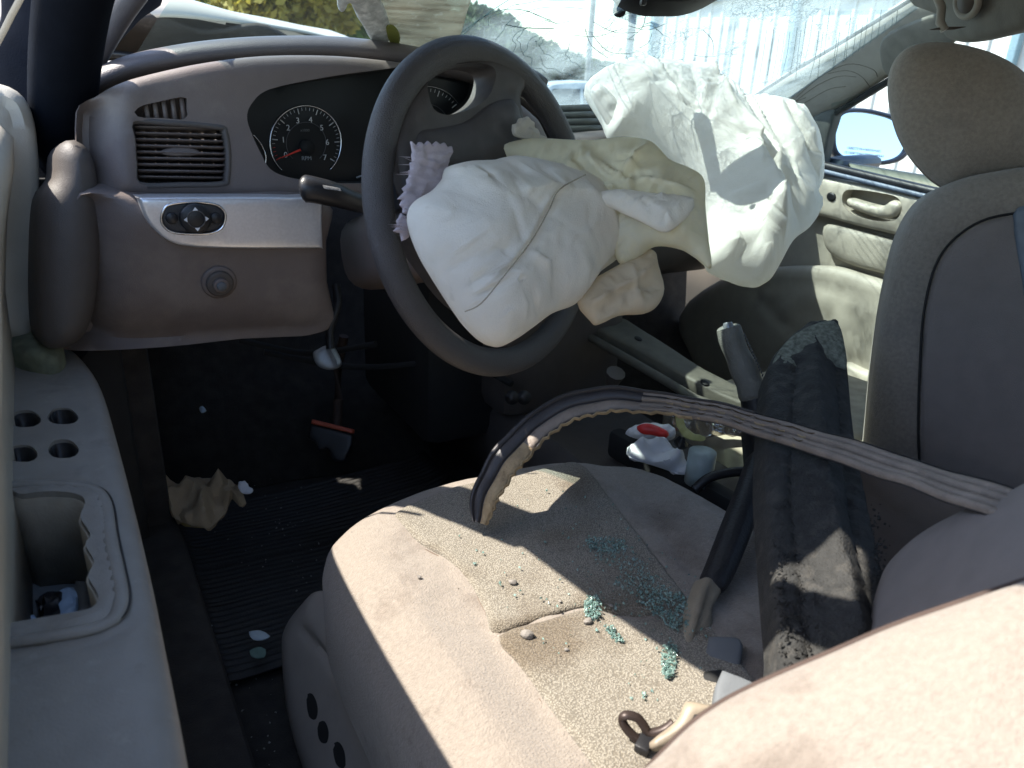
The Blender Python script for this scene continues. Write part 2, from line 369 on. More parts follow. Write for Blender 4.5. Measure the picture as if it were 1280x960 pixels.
# ---------------------------------------------------------------- outside
def shed():
    m = mat('white_sheet_metal', (.62, .63, .61), .45, namp=.03, nscale=3, spots=[(1.2, .6, (.62, .6, .56), .4)])
    mb = mat('blue_grey_steel', (.16, .25, .30), .5)
    t = thing('metal_shed', 'long white ribbed metal wall with blue grey posts beyond the shattered windshield', 'building', (14, 10, 0))
    y0, y1, X, H = -6.0, 17.3, 14.0, 2.55
    box('wall', (X+2.5, (y0+y1)/2, H/2-.5), (5, y1-y0, H+1), m, t, bev=0)
    rib = None; k = 0; y = y0+.2
    while y < y1:
        if rib is None: rib = box('rib', (X-.03, 0, H/2-.5), (.06, .07, H+.98), m, t, bev=.01, seg=1); o = rib
        else: o = rib.copy(); COL.objects.link(o)
        o.parent = t; o.location = rib.location if False else (-Vector(t.location)+Vector((0, y, 0))); y += .42
    box('gutter', (X-.06, (y0+y1)/2, H+.06), (.3, y1-y0, .16), mb, t, bev=.01)
    post = None
    for y in (-1.5, 2.8, 7.5, 12.4, 17.2):
        if post is None: post = box('post', (X-.14, 0, (H+.3)/2-.5), (.16, .14, H+1.3), mb, t, bev=.01); o = post
        else: o = post.copy(); COL.objects.link(o)
        o.parent = t; o.location = -Vector(t.location)+Vector((0, y, 0))
shed()
def leafmat(name, c, c2):
    m = mat(name, c, .6, nscale=1.6, namp=.2, col2=c2, spots=[(5, .55, tuple(np.array(c)*.55), .6)], tl=.45); return m
barkm = mat('bark', (.11, .085, .06), .9, bump=.8, bscale=20)
def leaves(name, centre, rad, n, size, m, parent, seed, nb=26):
    rr = np.random.RandomState(seed); cs = []
    for i in range(nb):
        d = rr.randn(3); d /= np.linalg.norm(d); cs.append(np.array(centre)+d*np.array(rad)*(.35+.6*rr.rand()))
    cs = np.array(cs); r0 = np.mean(rad)*.36
    k = rr.randint(0, nb, n); d = rr.randn(n, 3); d /= np.linalg.norm(d, axis=1)[:, None]
    P = cs[k]+d*(r0*(.45+.65*rr.rand(n)**.5))[:, None]*np.array([1, 1, .75])
    a = rr.randn(n, 3); a /= np.linalg.norm(a, axis=1)[:, None]; b = np.cross(a, rr.randn(n, 3)); b /= np.linalg.norm(b, axis=1)[:, None]
    s = size*(.6+.8*rr.rand(n))[:, None]
    V = np.stack([P-a*s, P-b*s*.55, P+a*s, P+b*s*.55], 1).reshape(-1, 3)
    F_ = np.arange(4*n).reshape(-1, 4)
    o = mk(name, V, F_, m, parent, smooth=False); return o
def tree(loc, h, rad, m, label, seed, group=None, n=6000, size=.13):
    t = thing('tree', label, 'tree', loc, group); x, y, z = loc; rr = random.Random(seed)
    P = [(x, y, z), (x+.1*h*.1, y, z+h*.25), (x-.05*h*.2, y+.1, z+h*.5), (x, y, z+h*.8)]
    tr = tube('trunk', cr(P, 4, False), h*.028, barkm, t, 8, scale=np.linspace(1.1, .25, 13), up=(1, 0, 0))
    for k in range(5):
        a = rr.uniform(0, 6.28); z0 = z+h*rr.uniform(.3, .55)
        tube('limb', cr([(x, y, z0), (x+math.cos(a)*rad*.4, y+math.sin(a)*rad*.4, z0+h*.12), (x+math.cos(a)*rad*.8, y+math.sin(a)*rad*.8, z0+h*.2)], 4, False), h*.012, barkm, tr, 6, scale=np.linspace(1, .3, 9), up=(.1, .2, .97))
    leaves('crown', (x, y, z+h*.64), (rad, rad, h*.36), n, size, m, t, seed)
lg = leafmat('leaf_green', (.055, .10, .018), (.13, .19, .03)); ly = leafmat('leaf_yellow', (.30, .24, .03), (.42, .33, .05)); ld = leafmat('leaf_dark', (.035, .065, .028), (.07, .11, .04))
def gp(px, dist):                        # ground point below a line of sight, at a distance
    d = ray(px, 60); d = d/np.hypot(d[0], d[1]); x, y = CAMLOC[0]+d[0]*dist, CAMLOC[1]+d[1]*dist; return x, y, gz(x, y)
tree(gp(345, 15), 3.6, 1.3, ly, 'yellow leaved tree above the raised hood, left of the green trees', 3, n=7000, size=.09)
tree(gp(395, 19), 5.5, 2.2, lg, 'bright green tree right behind the raised hood', 4, n=9000, size=.12)
tree(gp(450, 23), 6.5, 2.6, lg, 'green tree behind the cloudy crazed patch of windshield', 5, n=9000, size=.13)
tree(gp(270, 24), 5.0, 2.6, lg, 'green tree at the far left above the raised hood', 8, n=7000, size=.13)
tree(gp(560, 34), 3.2, 2.2, ld, 'dark rounded tree seen left of the steering wheel top', 11, n=7000, size=.16)
tree(gp(606, 36), 3.5, 2.0, ld, 'tallest dark tree just above the steering wheel', 6, n=8000, size=.16)
tree(gp(652, 42), 2.8, 2.3, ld, 'dark low tree right of the steering wheel top', 7, n=7000, size=.17)
tree(gp(700, 46), 2.0, 2.3, ld, 'small far tree behind the parked car', 9, n=6000, size=.17)
tree(gp(748, 52), 1.7, 2.4, ld, 'lowest far tree next to the white shed', 12, n=6000, size=.18)
def pole(px, dist, h, label, arm=True):
    x, y, z = gp(px, dist); t = thing('utility_pole', label, 'utility pole', (x, y, z))
    pm = mat('grey_pole', (.16, .17, .17), .7)
    tube('shaft', [(x, y, z), (x, y, h*.5), (x, y, h)], .10, pm, t, 8, up=(1, 0, 0))
    if arm: box('crossarm', (x, y, h-.7), (2.0, .12, .14), pm, t, rot=(0, 0, -.5), bev=.01)
    return x, y
p1 = pole(737, 30, 7.5, 'grey utility pole left of the shed, nearer the dark trees'); p2 = pole(787, 21, 7.5, 'utility pole standing against the left end of the shed')
wm = mat('wire_black', (.02, .02, .02), .6)
def wire(a, b, sag, label, r=.012):
    P = [np.array(a)*(1-t)+np.array(b)*t-np.array([0, 0, sag*4*t*(1-t)]) for t in np.linspace(0, 1, 14)]
    o = tube('overhead_wire', P, r, wm, None, 5); tag(o, label, 'wire')
wire((p1[0], p1[1], 6.9), (gp(480, 55)[0], gp(480, 55)[1], 9.2), .8, 'upper overhead wire crossing the sky to the left of the pole')
wire((p1[0], p1[1], 5.6), (gp(470, 55)[0], gp(470, 55)[1], 7.0), .7, 'lower overhead wire crossing the sky to the left of the pole')
def parked_car():
    x, y, z = gp(722, 17); t = thing('parked_car', 'silver car parked outside, beyond the passenger airbag and windshield', 'car', (x, y, z))
    pm = mat('silver_paint', (.42, .45, .47), .3, metal=.3, spots=[(2, .6, (.3, .32, .33), .3)]); gm = mat('dark_car_glass', (.02, .03, .035), .1)
    R = Matrix.Rotation(math.radians(-25), 3, 'Z'); c = Vector((x, y, z))
    prof = [(-2.1, .35), (-2.15, .62), (-1.9, .84), (-1.05, .93), (-.55, 1.30), (.55, 1.34), (1.25, .95), (2.05, .82), (2.2, .6), (2.15, .35)]
    P = cr(prof, 4); V = []; F_ = []; n = len(P)
    ws = [(-.82, .0), (-.86, .0), (.86, .0), (.82, .0)]
    for k, s in enumerate((-1, -.97, .97, 1)):
        for q in P:
            sh = (.03 if k in (0, 3) else 0); nar = .22*max(0, (q[1]-.9)/.44)
            V.append(c+R@Vector((q[0]*(1-sh*.5), s*(.86-nar), q[1]*(1-sh*.3)+.01)))
    for k in range(3):
        for i in range(n): F_.append((k*n+i, k*n+(i+1) % n, (k+1)*n+(i+1) % n, (k+1)*n+i))
    F_ += [tuple(range(n))[::-1], tuple(range(3*n, 4*n))]
    sharp(mk('body', V, F_, pm, t), 40)
    for s in (-1, 1):
        wp = [(-.95, .96), (-.52, 1.24), (.0, 1.26), (.0, .97)], [(.06, .97), (.06, 1.26), (.5, 1.26), (1.05, .97)]
        for q in wp:
            V = []
            for d in (.0, .02):
                for a in q: V.append(c+R@Vector((a[0], s*(.868-.22*max(0, (a[1]-.9)/.44)+d*.6), a[1])))
            mk('side_window', V, [(0, 1, 2, 3), (4, 5, 6, 7), (0, 1, 5, 4), (1, 2, 6, 5), (2, 3, 7, 6), (3, 0, 4, 7)], gm, t, False)
    V = [c+R@Vector(q) for q in ((-1.04, -.68, .97), (-1.04, .68, .97), (-.6, .58, 1.285), (-.6, -.58, 1.285))]; V += [v+R@Vector((-.03, 0, .02)) for v in V]
    mk('rear_window', V, [(4, 5, 6, 7), (0, 1, 5, 4), (1, 2, 6, 5), (2, 3, 7, 6), (3, 0, 4, 7)], gm, t, False)
    for xx in (-1.3, 1.35):
        for s in (-1, 1):
            p = c+R@Vector((xx, s*.80, .31)); a = R@Vector((0, s*.1, 0))
            w_ = sweep('wheel', [p-a, p+a*.8, p+a], circ(.31, 18), blackm, t, up=(0, 0, 1), scale=[1, 1, .93])
            sweep('rim', [p+a, p+a*1.08], circ(.19, 14), pm, w_, up=(0, 0, 1))
parked_car()

# ================================================================ CAR BODY
body = thing('car_body', 'wrecked car body round the cabin: floor, dark left pillar, roof header and shattered windshield', 'car', (0, 0, 0))
# floor pan, firewall, tunnel, side sill, far side below the door, rear bulkhead
box('floor_pan', (0, -.25, .25), (1.46, 2.2, .03), carpet, body, bev=.005)
loft('firewall', [[(x, .62+.02*math.sin(9*x), .27) for x in np.linspace(-.72, .72, 12)], [(x, .80, .42) for x in np.linspace(-.72, .72, 12)], [(x, .84, .70) for x in np.linspace(-.72, .72, 12)], [(x, .86, .955) for x in np.linspace(-.72, .72, 12)]], carpet, body, thick=.01)
tun = [[(-.13+.02*k, y, .27) if j == 0 else (x, y, z) for j, (x, z) in enumerate([(-.14, .27), (-.10, .40), (-.06, .44), (.06, .44), (.10, .40), (.14, .27)])] for k, y in enumerate(np.linspace(.80, -1.2, 3))]
loft('floor_tunnel', [[(x, y, z) for x, z in [(-.14, .27), (-.10, .40), (-.06, .44), (.06, .44), (.10, .40), (.14, .27)]] for y in (.80, -.2, -1.2)], carpet, body, thick=.01)
box('rear_bulkhead', (0, -1.33, .70), (1.40, .06, .9), plasd, body, bev=.01)
box('side_sill', (-.715, .12, .32), (.07, 1.0, .14), carpet, body, bev=.015)
box('door_jamb', (-.80, .50, .58), (.15, .30, .66), blackm, body, bev=.01)
box('sill_trim', (-.715, -.62, .335), (.08, .72, .16), mat('sill_trim', (.12, .10, .095), .6, bump=.2, bscale=500, spots=[(20, .55, (.06, .05, .045), .6)]), body, bev=.015)
box('kick_panel', (-.715, .60, .58), (.05, .44, .62), carpet, body, bev=.01)
box('far_sill', (.735, -.25, .33), (.05, 2.1, .16), plasd, body, bev=.01)
box('rear_quarter', (.735, -.95, .62), (.06, .7, .68), plasd, body, bev=.01)
box('rear_quarter', (-.735, -1.15, .62), (.06, .36, .68), plasd, body, bev=.01)
# windshield plane
WB0, WB1, WH0, WH1 = np.array([-.70, .66, .955]), np.array([.715, .66, .955]), np.array([-.575, .16, 1.205]), np.array([.585, .16, 1.205])
WPL = PL3(WB0, WB1, WH0)
def crazed():
    m = bpy.data.materials.new('crazed_windshield'); m.use_nodes = True; N = m.node_tree.nodes; L = m.node_tree.links
    N.remove(N['Principled BSDF']); out = N['Material Output']
    tc = N.new('ShaderNodeTexCoord')
    def node(t, **k):
        n = N.new(t)
        for a, b in k.items(): setattr(n, a, b)
        return n
    def math_(op, a, b=None, clamp=False):
        n = node('ShaderNodeMath', operation=op); n.use_clamp = clamp
        for i, v in enumerate((a, b)):
            if v is None: continue
            if isinstance(v, (int, float)): n.inputs[i].default_value = v
            else: L.new(v, n.inputs[i])
        return n.outputs[0]
    def dist(p, sc=(1, 1, 1)):
        a = node('ShaderNodeVectorMath', operation='SUBTRACT'); L.new(tc.outputs['Object'], a.inputs[0]); a.inputs[1].default_value = tuple(p)
        b = node('ShaderNodeVectorMath', operation='MULTIPLY'); L.new(a.outputs[0], b.inputs[0]); b.inputs[1].default_value = sc
        l = node('ShaderNodeVectorMath', operation='LENGTH'); L.new(b.outputs[0], l.inputs[0]); return l.outputs['Value']
    def blob(p, r, soft, sc=(1, 1, 1)):
        return math_('MULTIPLY', math_('SUBTRACT', r, dist(p, sc)), 1/soft, True)
    n1 = node('ShaderNodeTexNoise'); n1.inputs['Scale'].default_value = 9; n1.inputs['Detail'].default_value = 6; L.new(tc.outputs['Object'], n1.inputs['Vector'])
    nz = math_('SUBTRACT', n1.outputs[0], .5)
    A = blob(hit(870, 50, WPL), .48, .30); B2 = blob(hit(930, 110, WPL), .34, .22)
    reg = math_('MULTIPLY', math_('MAXIMUM', A, B2), math_('ADD', math_('MULTIPLY', nz, 4.0), .8), True)
    warp = node('ShaderNodeTexNoise'); warp.inputs['Scale'].default_value = 14; L.new(tc.outputs['Object'], warp.inputs['Vector'])
    wv = node('ShaderNodeVectorMath', operation='MULTIPLY_ADD'); L.new(warp.outputs['Color'], wv.inputs[0]); wv.inputs[1].default_value = (.06, .06, .06); L.new(tc.outputs['Object'], wv.inputs[2])
    cr_ = []
    for sc, wd in ((40, .06), (110, .10), (260, .13)):
        v = node('ShaderNodeTexVoronoi', feature='DISTANCE_TO_EDGE'); v.inputs['Scale'].default_value = sc; L.new(wv.outputs[0], v.inputs['Vector'])
        cr_.append(math_('MULTIPLY', math_('SUBTRACT', wd, v.outputs['Distance']), 1/wd, True))
    lines = math_('MAXIMUM', cr_[0], math_('MAXIMUM', math_('MULTIPLY', cr_[1], math_('MULTIPLY', reg, 1.2, True)), math_('MULTIPLY', cr_[2], math_('POWER', reg, 1.5))))
    mask = math_('MULTIPLY', lines, math_('POWER', reg, 1.2))
    haze = math_('ADD', math_('MULTIPLY', reg, .33), .006)
    fac = math_('MAXIMUM', math_('MULTIPLY', mask, .9), haze, True)
    tr = node('ShaderNodeBsdfTransparent'); tr.inputs[0].default_value = (.64, .77, .785, 1)
    gl = node('ShaderNodeBsdfGlossy'); gl.inputs['Roughness'].default_value = .05
    m1 = node('ShaderNodeMixShader'); m1.inputs[0].default_value = .05; L.new(tr.outputs[0], m1.inputs[1]); L.new(gl.outputs[0], m1.inputs[2])
    tl = node('ShaderNodeBsdfTranslucent'); tl.inputs[0].default_value = (.45, .58, .59, 1)
    df = node('ShaderNodeBsdfDiffuse'); df.inputs[0].default_value = (.04, .09, .10, 1)
    m2 = node('ShaderNodeMixShader'); L.new(math_('MULTIPLY', mask, .9, True), m2.inputs[0]); L.new(tl.outputs[0], m2.inputs[1]); L.new(df.outputs[0], m2.inputs[2])
    m3 = node('ShaderNodeMixShader'); L.new(fac, m3.inputs[0]); L.new(m1.outputs[0], m3.inputs[1]); L.new(m2.outputs[0], m3.inputs[2])
    L.new(m3.outputs[0], out.inputs[0]); return m
rows = []
for t in np.linspace(0, 1, 14):
    a, b = WB0*(1-t)+WH0*t, WB1*(1-t)+WH1*t
    rows.append([a*(1-s)+b*s+np.array([0, .0, 0])-WPL[1]*0.0 for s in np.linspace(0, 1, 26)])
wsh = loft('windshield', rows, crazed(), body)
# cracks as thin ridges on the inner face
ckm = mat('crack_teal', (.06, .12, .13), .3)
V = []; F_ = []
def crk(pts, r=.0007):
    P = cr([hit(x, y, WPL)+WPL[1]*.002 for x, y in pts], 4, False)
    for a, b in zip(P[:-1], P[1:]):
        s = np.cross(b-a, WPL[1]); s = s/np.linalg.norm(s)*r; k = len(V)
        V.extend([a-s, a+s, b+s, b-s, a+WPL[1]*r, b+WPL[1]*r]); F_.extend([(k, k+4, k+5, k+3), (k+4, k+1, k+2, k+5), (k, k+3, k+2, k+1)])
rr = random.Random(5)
for (cx, cy, R0) in ((705, 55, 45), (745, 62, 60), (700, 50, 70)):
    for k in range(3):
        a0 = rr.uniform(1.8, 3.6); r_ = R0*rr.uniform(.5, 1.1); ex = rr.uniform(1.1, 1.6)
        crk([(cx+r_*ex*math.cos(a0+t)*rr.uniform(.94, 1.06), cy+r_*.7*math.sin(a0+t)+rr.uniform(-2.5, 2.5)) for t in np.linspace(0, rr.uniform(.9, 2.0), 9)], .0005)
for k in range(22):
    a0 = rr.uniform(0, 6.28); x, y = 800+rr.uniform(-60, 80), 50+rr.uniform(-45, 60); l = rr.uniform(15, 60)
    crk([(x, y), (x+l*.5*math.cos(a0), y+l*.4*math.sin(a0)+rr.uniform(-5, 5)), (x+l*math.cos(a0+.3), y+l*.8*math.sin(a0+.3))], .0006)
crk([(632, 29), (655, 33), (692, 34)], .0009); crk([(560, 60), (600, 22), (640, -5)]); crk([(575, 40), (612, 15), (650, 10), (690, 25)]); crk([(640, 0), (700, 30), (800, 50)], .0004)
for k in range(26):
    x = 960+k*7+rr.uniform(-2, 2); y = 20+rr.uniform(-15, 25); crk([(x, y), (x-4, y+30), (x-9+rr.uniform(-3, 3), y+60)], .0004)
mk('glass_crack', V, F_, ckm, wsh)['kind'] = 'stuff'
# cloudy crazed patch, a delaminated flap, on the driver's side of the glass
cloudy = mat('cloudy_glass', (.36, .31, .25), .7, tl=.4, nscale=18, namp=.25, bump=.6, bscale=90, spots=[(70, .57, (.75, .74, .7), .8), (16, .62, (.62, .62, .58), .6)])
ct = cloudy.node_tree; cN = ct.nodes; cB = cN['Principled BSDF']; cT = cN.new('ShaderNodeBsdfTransparent'); cT.inputs[0].default_value = (.8, .9, .88, 1); cM = cN.new('ShaderNodeMixShader')
cX = cN.new('ShaderNodeTexCoord'); cP = cN.new('ShaderNodeMapping'); cP.inputs['Rotation'].default_value = (0, 0, .5); cP.inputs['Scale'].default_value = (6, 60, 25); ct.links.new(cX.outputs['Object'], cP.inputs[0])
cW = cN.new('ShaderNodeTexNoise'); cW.inputs['Scale'].default_value = 1.6; cW.inputs['Detail'].default_value = 5; ct.links.new(cP.outputs[0], cW.inputs[0]); cR = cN.new('ShaderNodeValToRGB')
cR.color_ramp.elements[0].position = .42; cR.color_ramp.elements[0].color = (.72, .72, .72, 1); cR.color_ramp.elements[1].position = .62; cR.color_ramp.elements[1].color = (.95, .95, .95, 1)
ct.links.new(cW.outputs[0], cR.inputs[0]); ct.links.new(cR.outputs[0], cM.inputs[0]); ct.links.new(cT.outputs[0], cM.inputs[1]); ct.links.new([n for n in cN if n.type == 'MIX_SHADER' and n != cM][0].outputs[0], cM.inputs[2]); ct.links.new(cM.outputs[0], cN['Material Output'].inputs[0])
def streak(px, P):
    a = (px[:, 0]*.5-px[:, 1]*1.1); return .002*np.abs(((a/7+vnoise(px/14)*1.0) % 1)-.5)
WPI = (WPL[0]+WPL[1]*.004, WPL[1])
pillow('crazed_patch', [(462, -40), (460, 10), (466, 38), (480, 62), (490, 90), (540, 95), (562, 70), (575, 45), (584, 15), (592, -10), (600, -40)], WPI, cloudy, wsh, bulge=.001, rim=.01, thick=.003, step=.006, disp=[streak])
flapm = mat('white_glass_flap', (.55, .58, .58), .5, nscale=60, namp=.2, bump=.8, bscale=150, spots=[(80, .5, (.85, .87, .86), .8), (40, .6, (.3, .33, .34), .6)])
WPJ = (WPL[0]+WPL[1]*.012, WPL[1])
pillow('glass_flap', [(428, -25), (422, 8), (430, 14), (437, 2), (446, 20), (455, 34), (463, 48), (478, 55), (489, 45), (484, 20), (476, 0), (470, -25)], WPJ, flapm, wsh, bulge=.003, rim=.01, thick=.003, step=.004, disp=[lambda px, P: .002*fbm(px/9)], smooth=3)
pillow('glass_flap', [(483, 35), (487, 52), (497, 58), (500, 45), (492, 33)], (WPL[0]+WPL[1]*.016, WPL[1]), mat('lime_leaf', (.20, .22, .05), .7), wsh, bulge=.001, rim=.01, thick=.002, step=.005, smooth=3)
# windshield surround: lower edge, header, roof, rails
tube('windshield_seal', [WB0*(1-s)+WB1*s for s in np.linspace(0, 1, 12)], .012, blackm, body, 8)
hdr = box('header_rail', (.0, .135, 1.235), (1.18, .10, .05), pilc, body, bev=.015)
BM = PL3(dep(985, 440, .99), dep(1060, 450, 1.0), dep(1040, 800, .61))
def roofz(x, y): return 1.222+.055*(1-(x/.62)**2)+.015*math.sin((.2-y)*2)
sun_hole = []  # opening added to the unseen roof so sunlight reaches the charred beam
for x, y in [(925, 752), (1010, 732), (1050, 722), (1120, 704), (1138, 740), (1142, 800), (1130, 860), (1080, 940), (1000, 975), (925, 960)]:
    p = hit(x, y, BM); sun_hole.append((p+SUNDIR*((1.26-p[2])/SUNDIR[2]))[:2])
sun_hole = np.array(sun_hole)
def roofx(s, y): return s*(.63-(.085*float(np.clip((-.24-y)/.14, 0, 1)) if s < 0 else 0)+(.09*float(np.clip((y+.35)/.5, 0, 1)) if s < 0 else 0))  # left roof edge flared and tapered to shape the sun on the driver seat
RPL = PL((0, 0, 1.235), (0, 0, 1)); ro = [(roofx(-1, y), y, 1.235) for y in np.linspace(.17, -1.36, 14)]+[(.61, y, 1.235) for y in np.linspace(-1.36, .17, 14)]
rfo = pillow('roof', ro, RPL, mat('roof_lining', (.34, .325, .30), .9, bump=.5, bscale=600), body, bulge=0, rim=.01, thick=.012, step=.03, px=False, smooth=0, holes=[[(a, b_, 1.235) for a, b_ in sun_hole]], disp=[lambda px, P: np.array([roofz(max(-.62, min(.62, p[0])), p[1])-1.235 for p in P])], dedge=False)
for s in (-1, 1):
    k = 1 if s < 0 else 0
    tube('side_rail', cr([(s*(.61+.09*k), .15, 1.195-.02*k), (s*(.62+.05*k), -.1, 1.205), (s*(.62-.05*k), -.35, 1.215), (s*(.62-.08*k), -.9, 1.205), (s*(.61-.07*k), -1.33, 1.16)], 5, False), .026, pilc, body, 10)  # left rail follows the roof edge shaped for the sun
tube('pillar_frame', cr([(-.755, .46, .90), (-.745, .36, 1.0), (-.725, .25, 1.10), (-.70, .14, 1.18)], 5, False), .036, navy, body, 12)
# left windscreen pillar with its trim
ap = PL((-.735, .42, .9), (0, -.85, .5))
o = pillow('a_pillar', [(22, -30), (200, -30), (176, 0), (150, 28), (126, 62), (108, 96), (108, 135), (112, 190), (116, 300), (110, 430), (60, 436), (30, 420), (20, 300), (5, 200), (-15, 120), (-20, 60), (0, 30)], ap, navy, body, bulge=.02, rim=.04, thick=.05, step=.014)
sharp(sweep('pillar_trim', cr([dep(x, y, t) for x, y, t in [(196, -60, .90), (172, -20, .92), (148, 14, .94), (126, 50, .96), (107, 86, .98), (97, 118, .985), (94, 150, .985), (94, 200, .98)]], 6, False), [(.020*math.cos(a), .013*math.sin(a)) for a in np.linspace(0, 2*math.pi, 16, endpoint=False)], mat('pillar_trim_dark', (.085, .08, .085), .55, bump=.2, bscale=600), body, up=tuple(-FW)), 60)
tube('door_seal', [dep(x, y, t) for x, y, t in [(30, -10, .75), (14, 20, .77), (4, 40, .79), (-8, 62, .8)]], .0035, beigep, body, 6)
pillow('jamb_bracket', [(96, 200), (120, 205), (118, 330), (98, 330)], PL((-.72, .30, .8), (0, -1, .1)), plasd, body, bulge=.004, rim=.01, thick=.02, step=.01)
# right pillar with scuffed trim
pr = PL3((.70, .655, .985), (.575, .165, 1.19), (.655, .28, 1.06))
pr = PL3(AX(935, 128, 'x', .70), AX(1150, 5, 'x', .585), AX(1110, 95, 'x', .66))
pillow('right_pillar', [(925, 134), (1000, 86), (1060, 50), (1142, -4), (1190, -20), (1200, 30), (1190, 50), (1150, 72), (1112, 95), (1060, 128), (1010, 156), (985, 170), (950, 165)], pr, pilc, body, bulge=.012, rim=.03, thick=.05, step=.012, smooth=3)
pillow('pillar_cover', [(1103, 48), (1128, 32), (1190, 12), (1205, 40), (1190, 55), (1150, 76), (1112, 98), (1100, 70)], (pr[0]+pr[1]*.012, pr[1]), mat('pillar_cover_grey', (.17, .165, .145), .7, bump=.3, bscale=500), body, bulge=.004, rim=.008, thick=.02, step=.012, smooth=2)
tube('pillar_seal', [hit(x, y, pr)+pr[1]*.012 for x, y in [(925, 131), (1000, 83), (1060, 47), (1146, -6)]], .0035, blackm, body, 6)
tube('pillar_seal', [hit(x, y, pr)+pr[1]*.004 for x, y in [(985, 176), (1012, 160), (1062, 131), (1114, 99), (1192, 54)]], .007, blackm, body, 6)
for k, pts in enumerate([[(1000, 118), (1030, 92), (1065, 76), (1095, 82), (1102, 92)], [(985, 135), (1018, 108), (1050, 92), (1075, 92)], [(1040, 88), (1062, 84), (1080, 90), (1092, 104)], [(970, 145), (990, 128), (1012, 118)], [(1010, 125), (1040, 108), (1062, 104)], [(960, 130), (985, 112), (1010, 98)]]):
    tube('scuff_mark', cr([hit(x, y, pr)+pr[1]*.0118 for x, y in pts], 5, False), .0006, mat('scuff', (.09, .075, .055), .9), body, 5)
# header corner with the roof latch
hc = PL3(dep(1150, 5, 1.22), dep(1275, 10, 1.0), dep(1210, 50, 1.12))
pillow('header_corner', [(1140, -40), (1143, 2), (1165, 14), (1182, 22), (1186, 44), (1205, 53), (1240, 50), (1275, 40), (1310, 24), (1320, -40)], hc, mat('header_trim', (.14, .135, .12), .7, bump=.3, bscale=500), body, bulge=.015, rim=.02, thick=.05, step=.012, smooth=3)
la = thing('roof_latch', 'round grey roof latch at the top right corner above the headrest', 'latch', dep(1225, 5, 1.05))
lc = dep(1222, -2, 1.06); ln = hc[1]; lu, lv = frame(ln)
sweep('latch_ring', [lc+lu*.026*math.cos(a)+lv*.020*math.sin(a)+ln*.014 for a in np.linspace(0, 6.283, 28, endpoint=False)], circ(.005, 8), pilc, la, up=tuple(ln), closed=True)
sweep('latch_knob', [lc, lc+ln*.012, lc+ln*.02], circ(.018, 18), plasd, la, up=(0, .3, 1), scale=[1, 1, .8])
tube('latch_hook', [dep(x, y, 1.08)+ln*.01 for x, y in [(1178, -12), (1186, 8), (1184, 26), (1190, 36)]], .006, pilc, la, 8)
box('latch_lever', dep(1195, 33, 1.08)+ln*.012, (.035, .012, .02), plasd, la, bev=.003, R=Matrix(np.stack([RT, np.cross(ln, RT), ln], 1)))
# ---------------------------------------------------------------- hood
hd = thing('buckled_hood', 'gold hood buckled upwards in front of the windshield with a dark underside', 'car hood', (-.3, 1.2, .9))
edge = cr([AX(x, y, 'y', 1.02) for x, y in [(-60, 22), (60, 18), (155, 17), (210, 15), (262, 20), (320, 28), (380, 38), (430, 50), (470, 58)]], 5, False)
rowsh = []
for k, (dy, dz) in enumerate([(0, -.012), (.0, .0), (.02, .010), (.10, .03), (.22, .055), (.34, .07), (.5, .05), (.8, -.05), (1.1, -.16)]):
    rowsh.append([p+np.array([.02*dy, dy, dz*(1.0-.75*np.clip((p[0]+.75)/.75, 0, 1)) + .012*math.sin(p[0]*9+dy*5)*(dy > 0)]) for p in edge])
loft('hood_skin', rowsh, paint, hd, thick=.003)
ru = []
for k, (dy, dz) in enumerate([(.005, -.013), (.05, -.03), (.12, -.06), (.22, -.12), (.30, -.22), (.32, -.34)]):
    ru.append([p+np.array([0, dy+.02*math.sin(p[0]*23+k), dz+.012*math.sin(p[0]*31+k*2)]) for p in edge])
loft('hood_underside', ru, rust, hd, thick=.01)
box('hood_brace', AX(245, 34, 'y', 1.10), (.24, .03, .03), rust, hd, rot=(0, .12, .1), bev=.006); box('hood_brace', AX(330, 48, 'y', 1.12), (.16, .03, .03), rust, hd, rot=(0, .2, -.2), bev=.006)
cw = PL3(AX(60, 108, 'y', .70), AX(330, 100, 'y', .70), AX(150, 72, 'y', .98))
cowlp = thing('cowl', 'pale dusty cowl panel and black wiper just beyond the left end of the dashboard', 'cowl', (-.5, .8, .93))
pillow('cowl_panel', [(40, 125), (330, 110), (330, 74), (230, 72), (150, 76), (60, 84)], cw, mat('cowl_dust', (.50, .49, .47), .7, nscale=50, namp=.2, bump=.3, bscale=200), cowlp, bulge=.002, rim=.02, thick=.02, step=.02, smooth=2)
tube('wiper_arm', [dep(x, y, 1.5)for x, y in [(112, 66), (150, 68), (190, 74), (260, 84)]], .007, black, cowlp, 8)
tube('wiper_blade', [dep(x, y, 1.48)for x, y in [(118, 74), (128, 78), (160, 80), (230, 92)]], .005, blackm, cowlp, 6)
box('wiper_pivot', dep(118, 73, 1.49), (.02, .02, .03), paperw, cowlp, bev=.004)
fe = thing('fender', 'gold front fender seen under the buckled hood', 'fender', (-.8, 1.2, .6))
loft('fender_skin', [[(x, y, z) for y in np.linspace(.7, 2.2, 8)] for x, z in ((-.90, .2), (-.90, .78), (-.86, .90), (-.74, .92))], paint, fe, thick=.004)
loft('fender_skin', [[(x, y, z) for y in np.linspace(.7, 2.2, 8)] for x, z in ((.90, .2), (.90, .78), (.86, .90), (.74, .92))], paint, fe, thick=.004)
box('engine_cover', (0, 1.55, .72), (1.3, .9, .22), rust, fe, bev=.04)

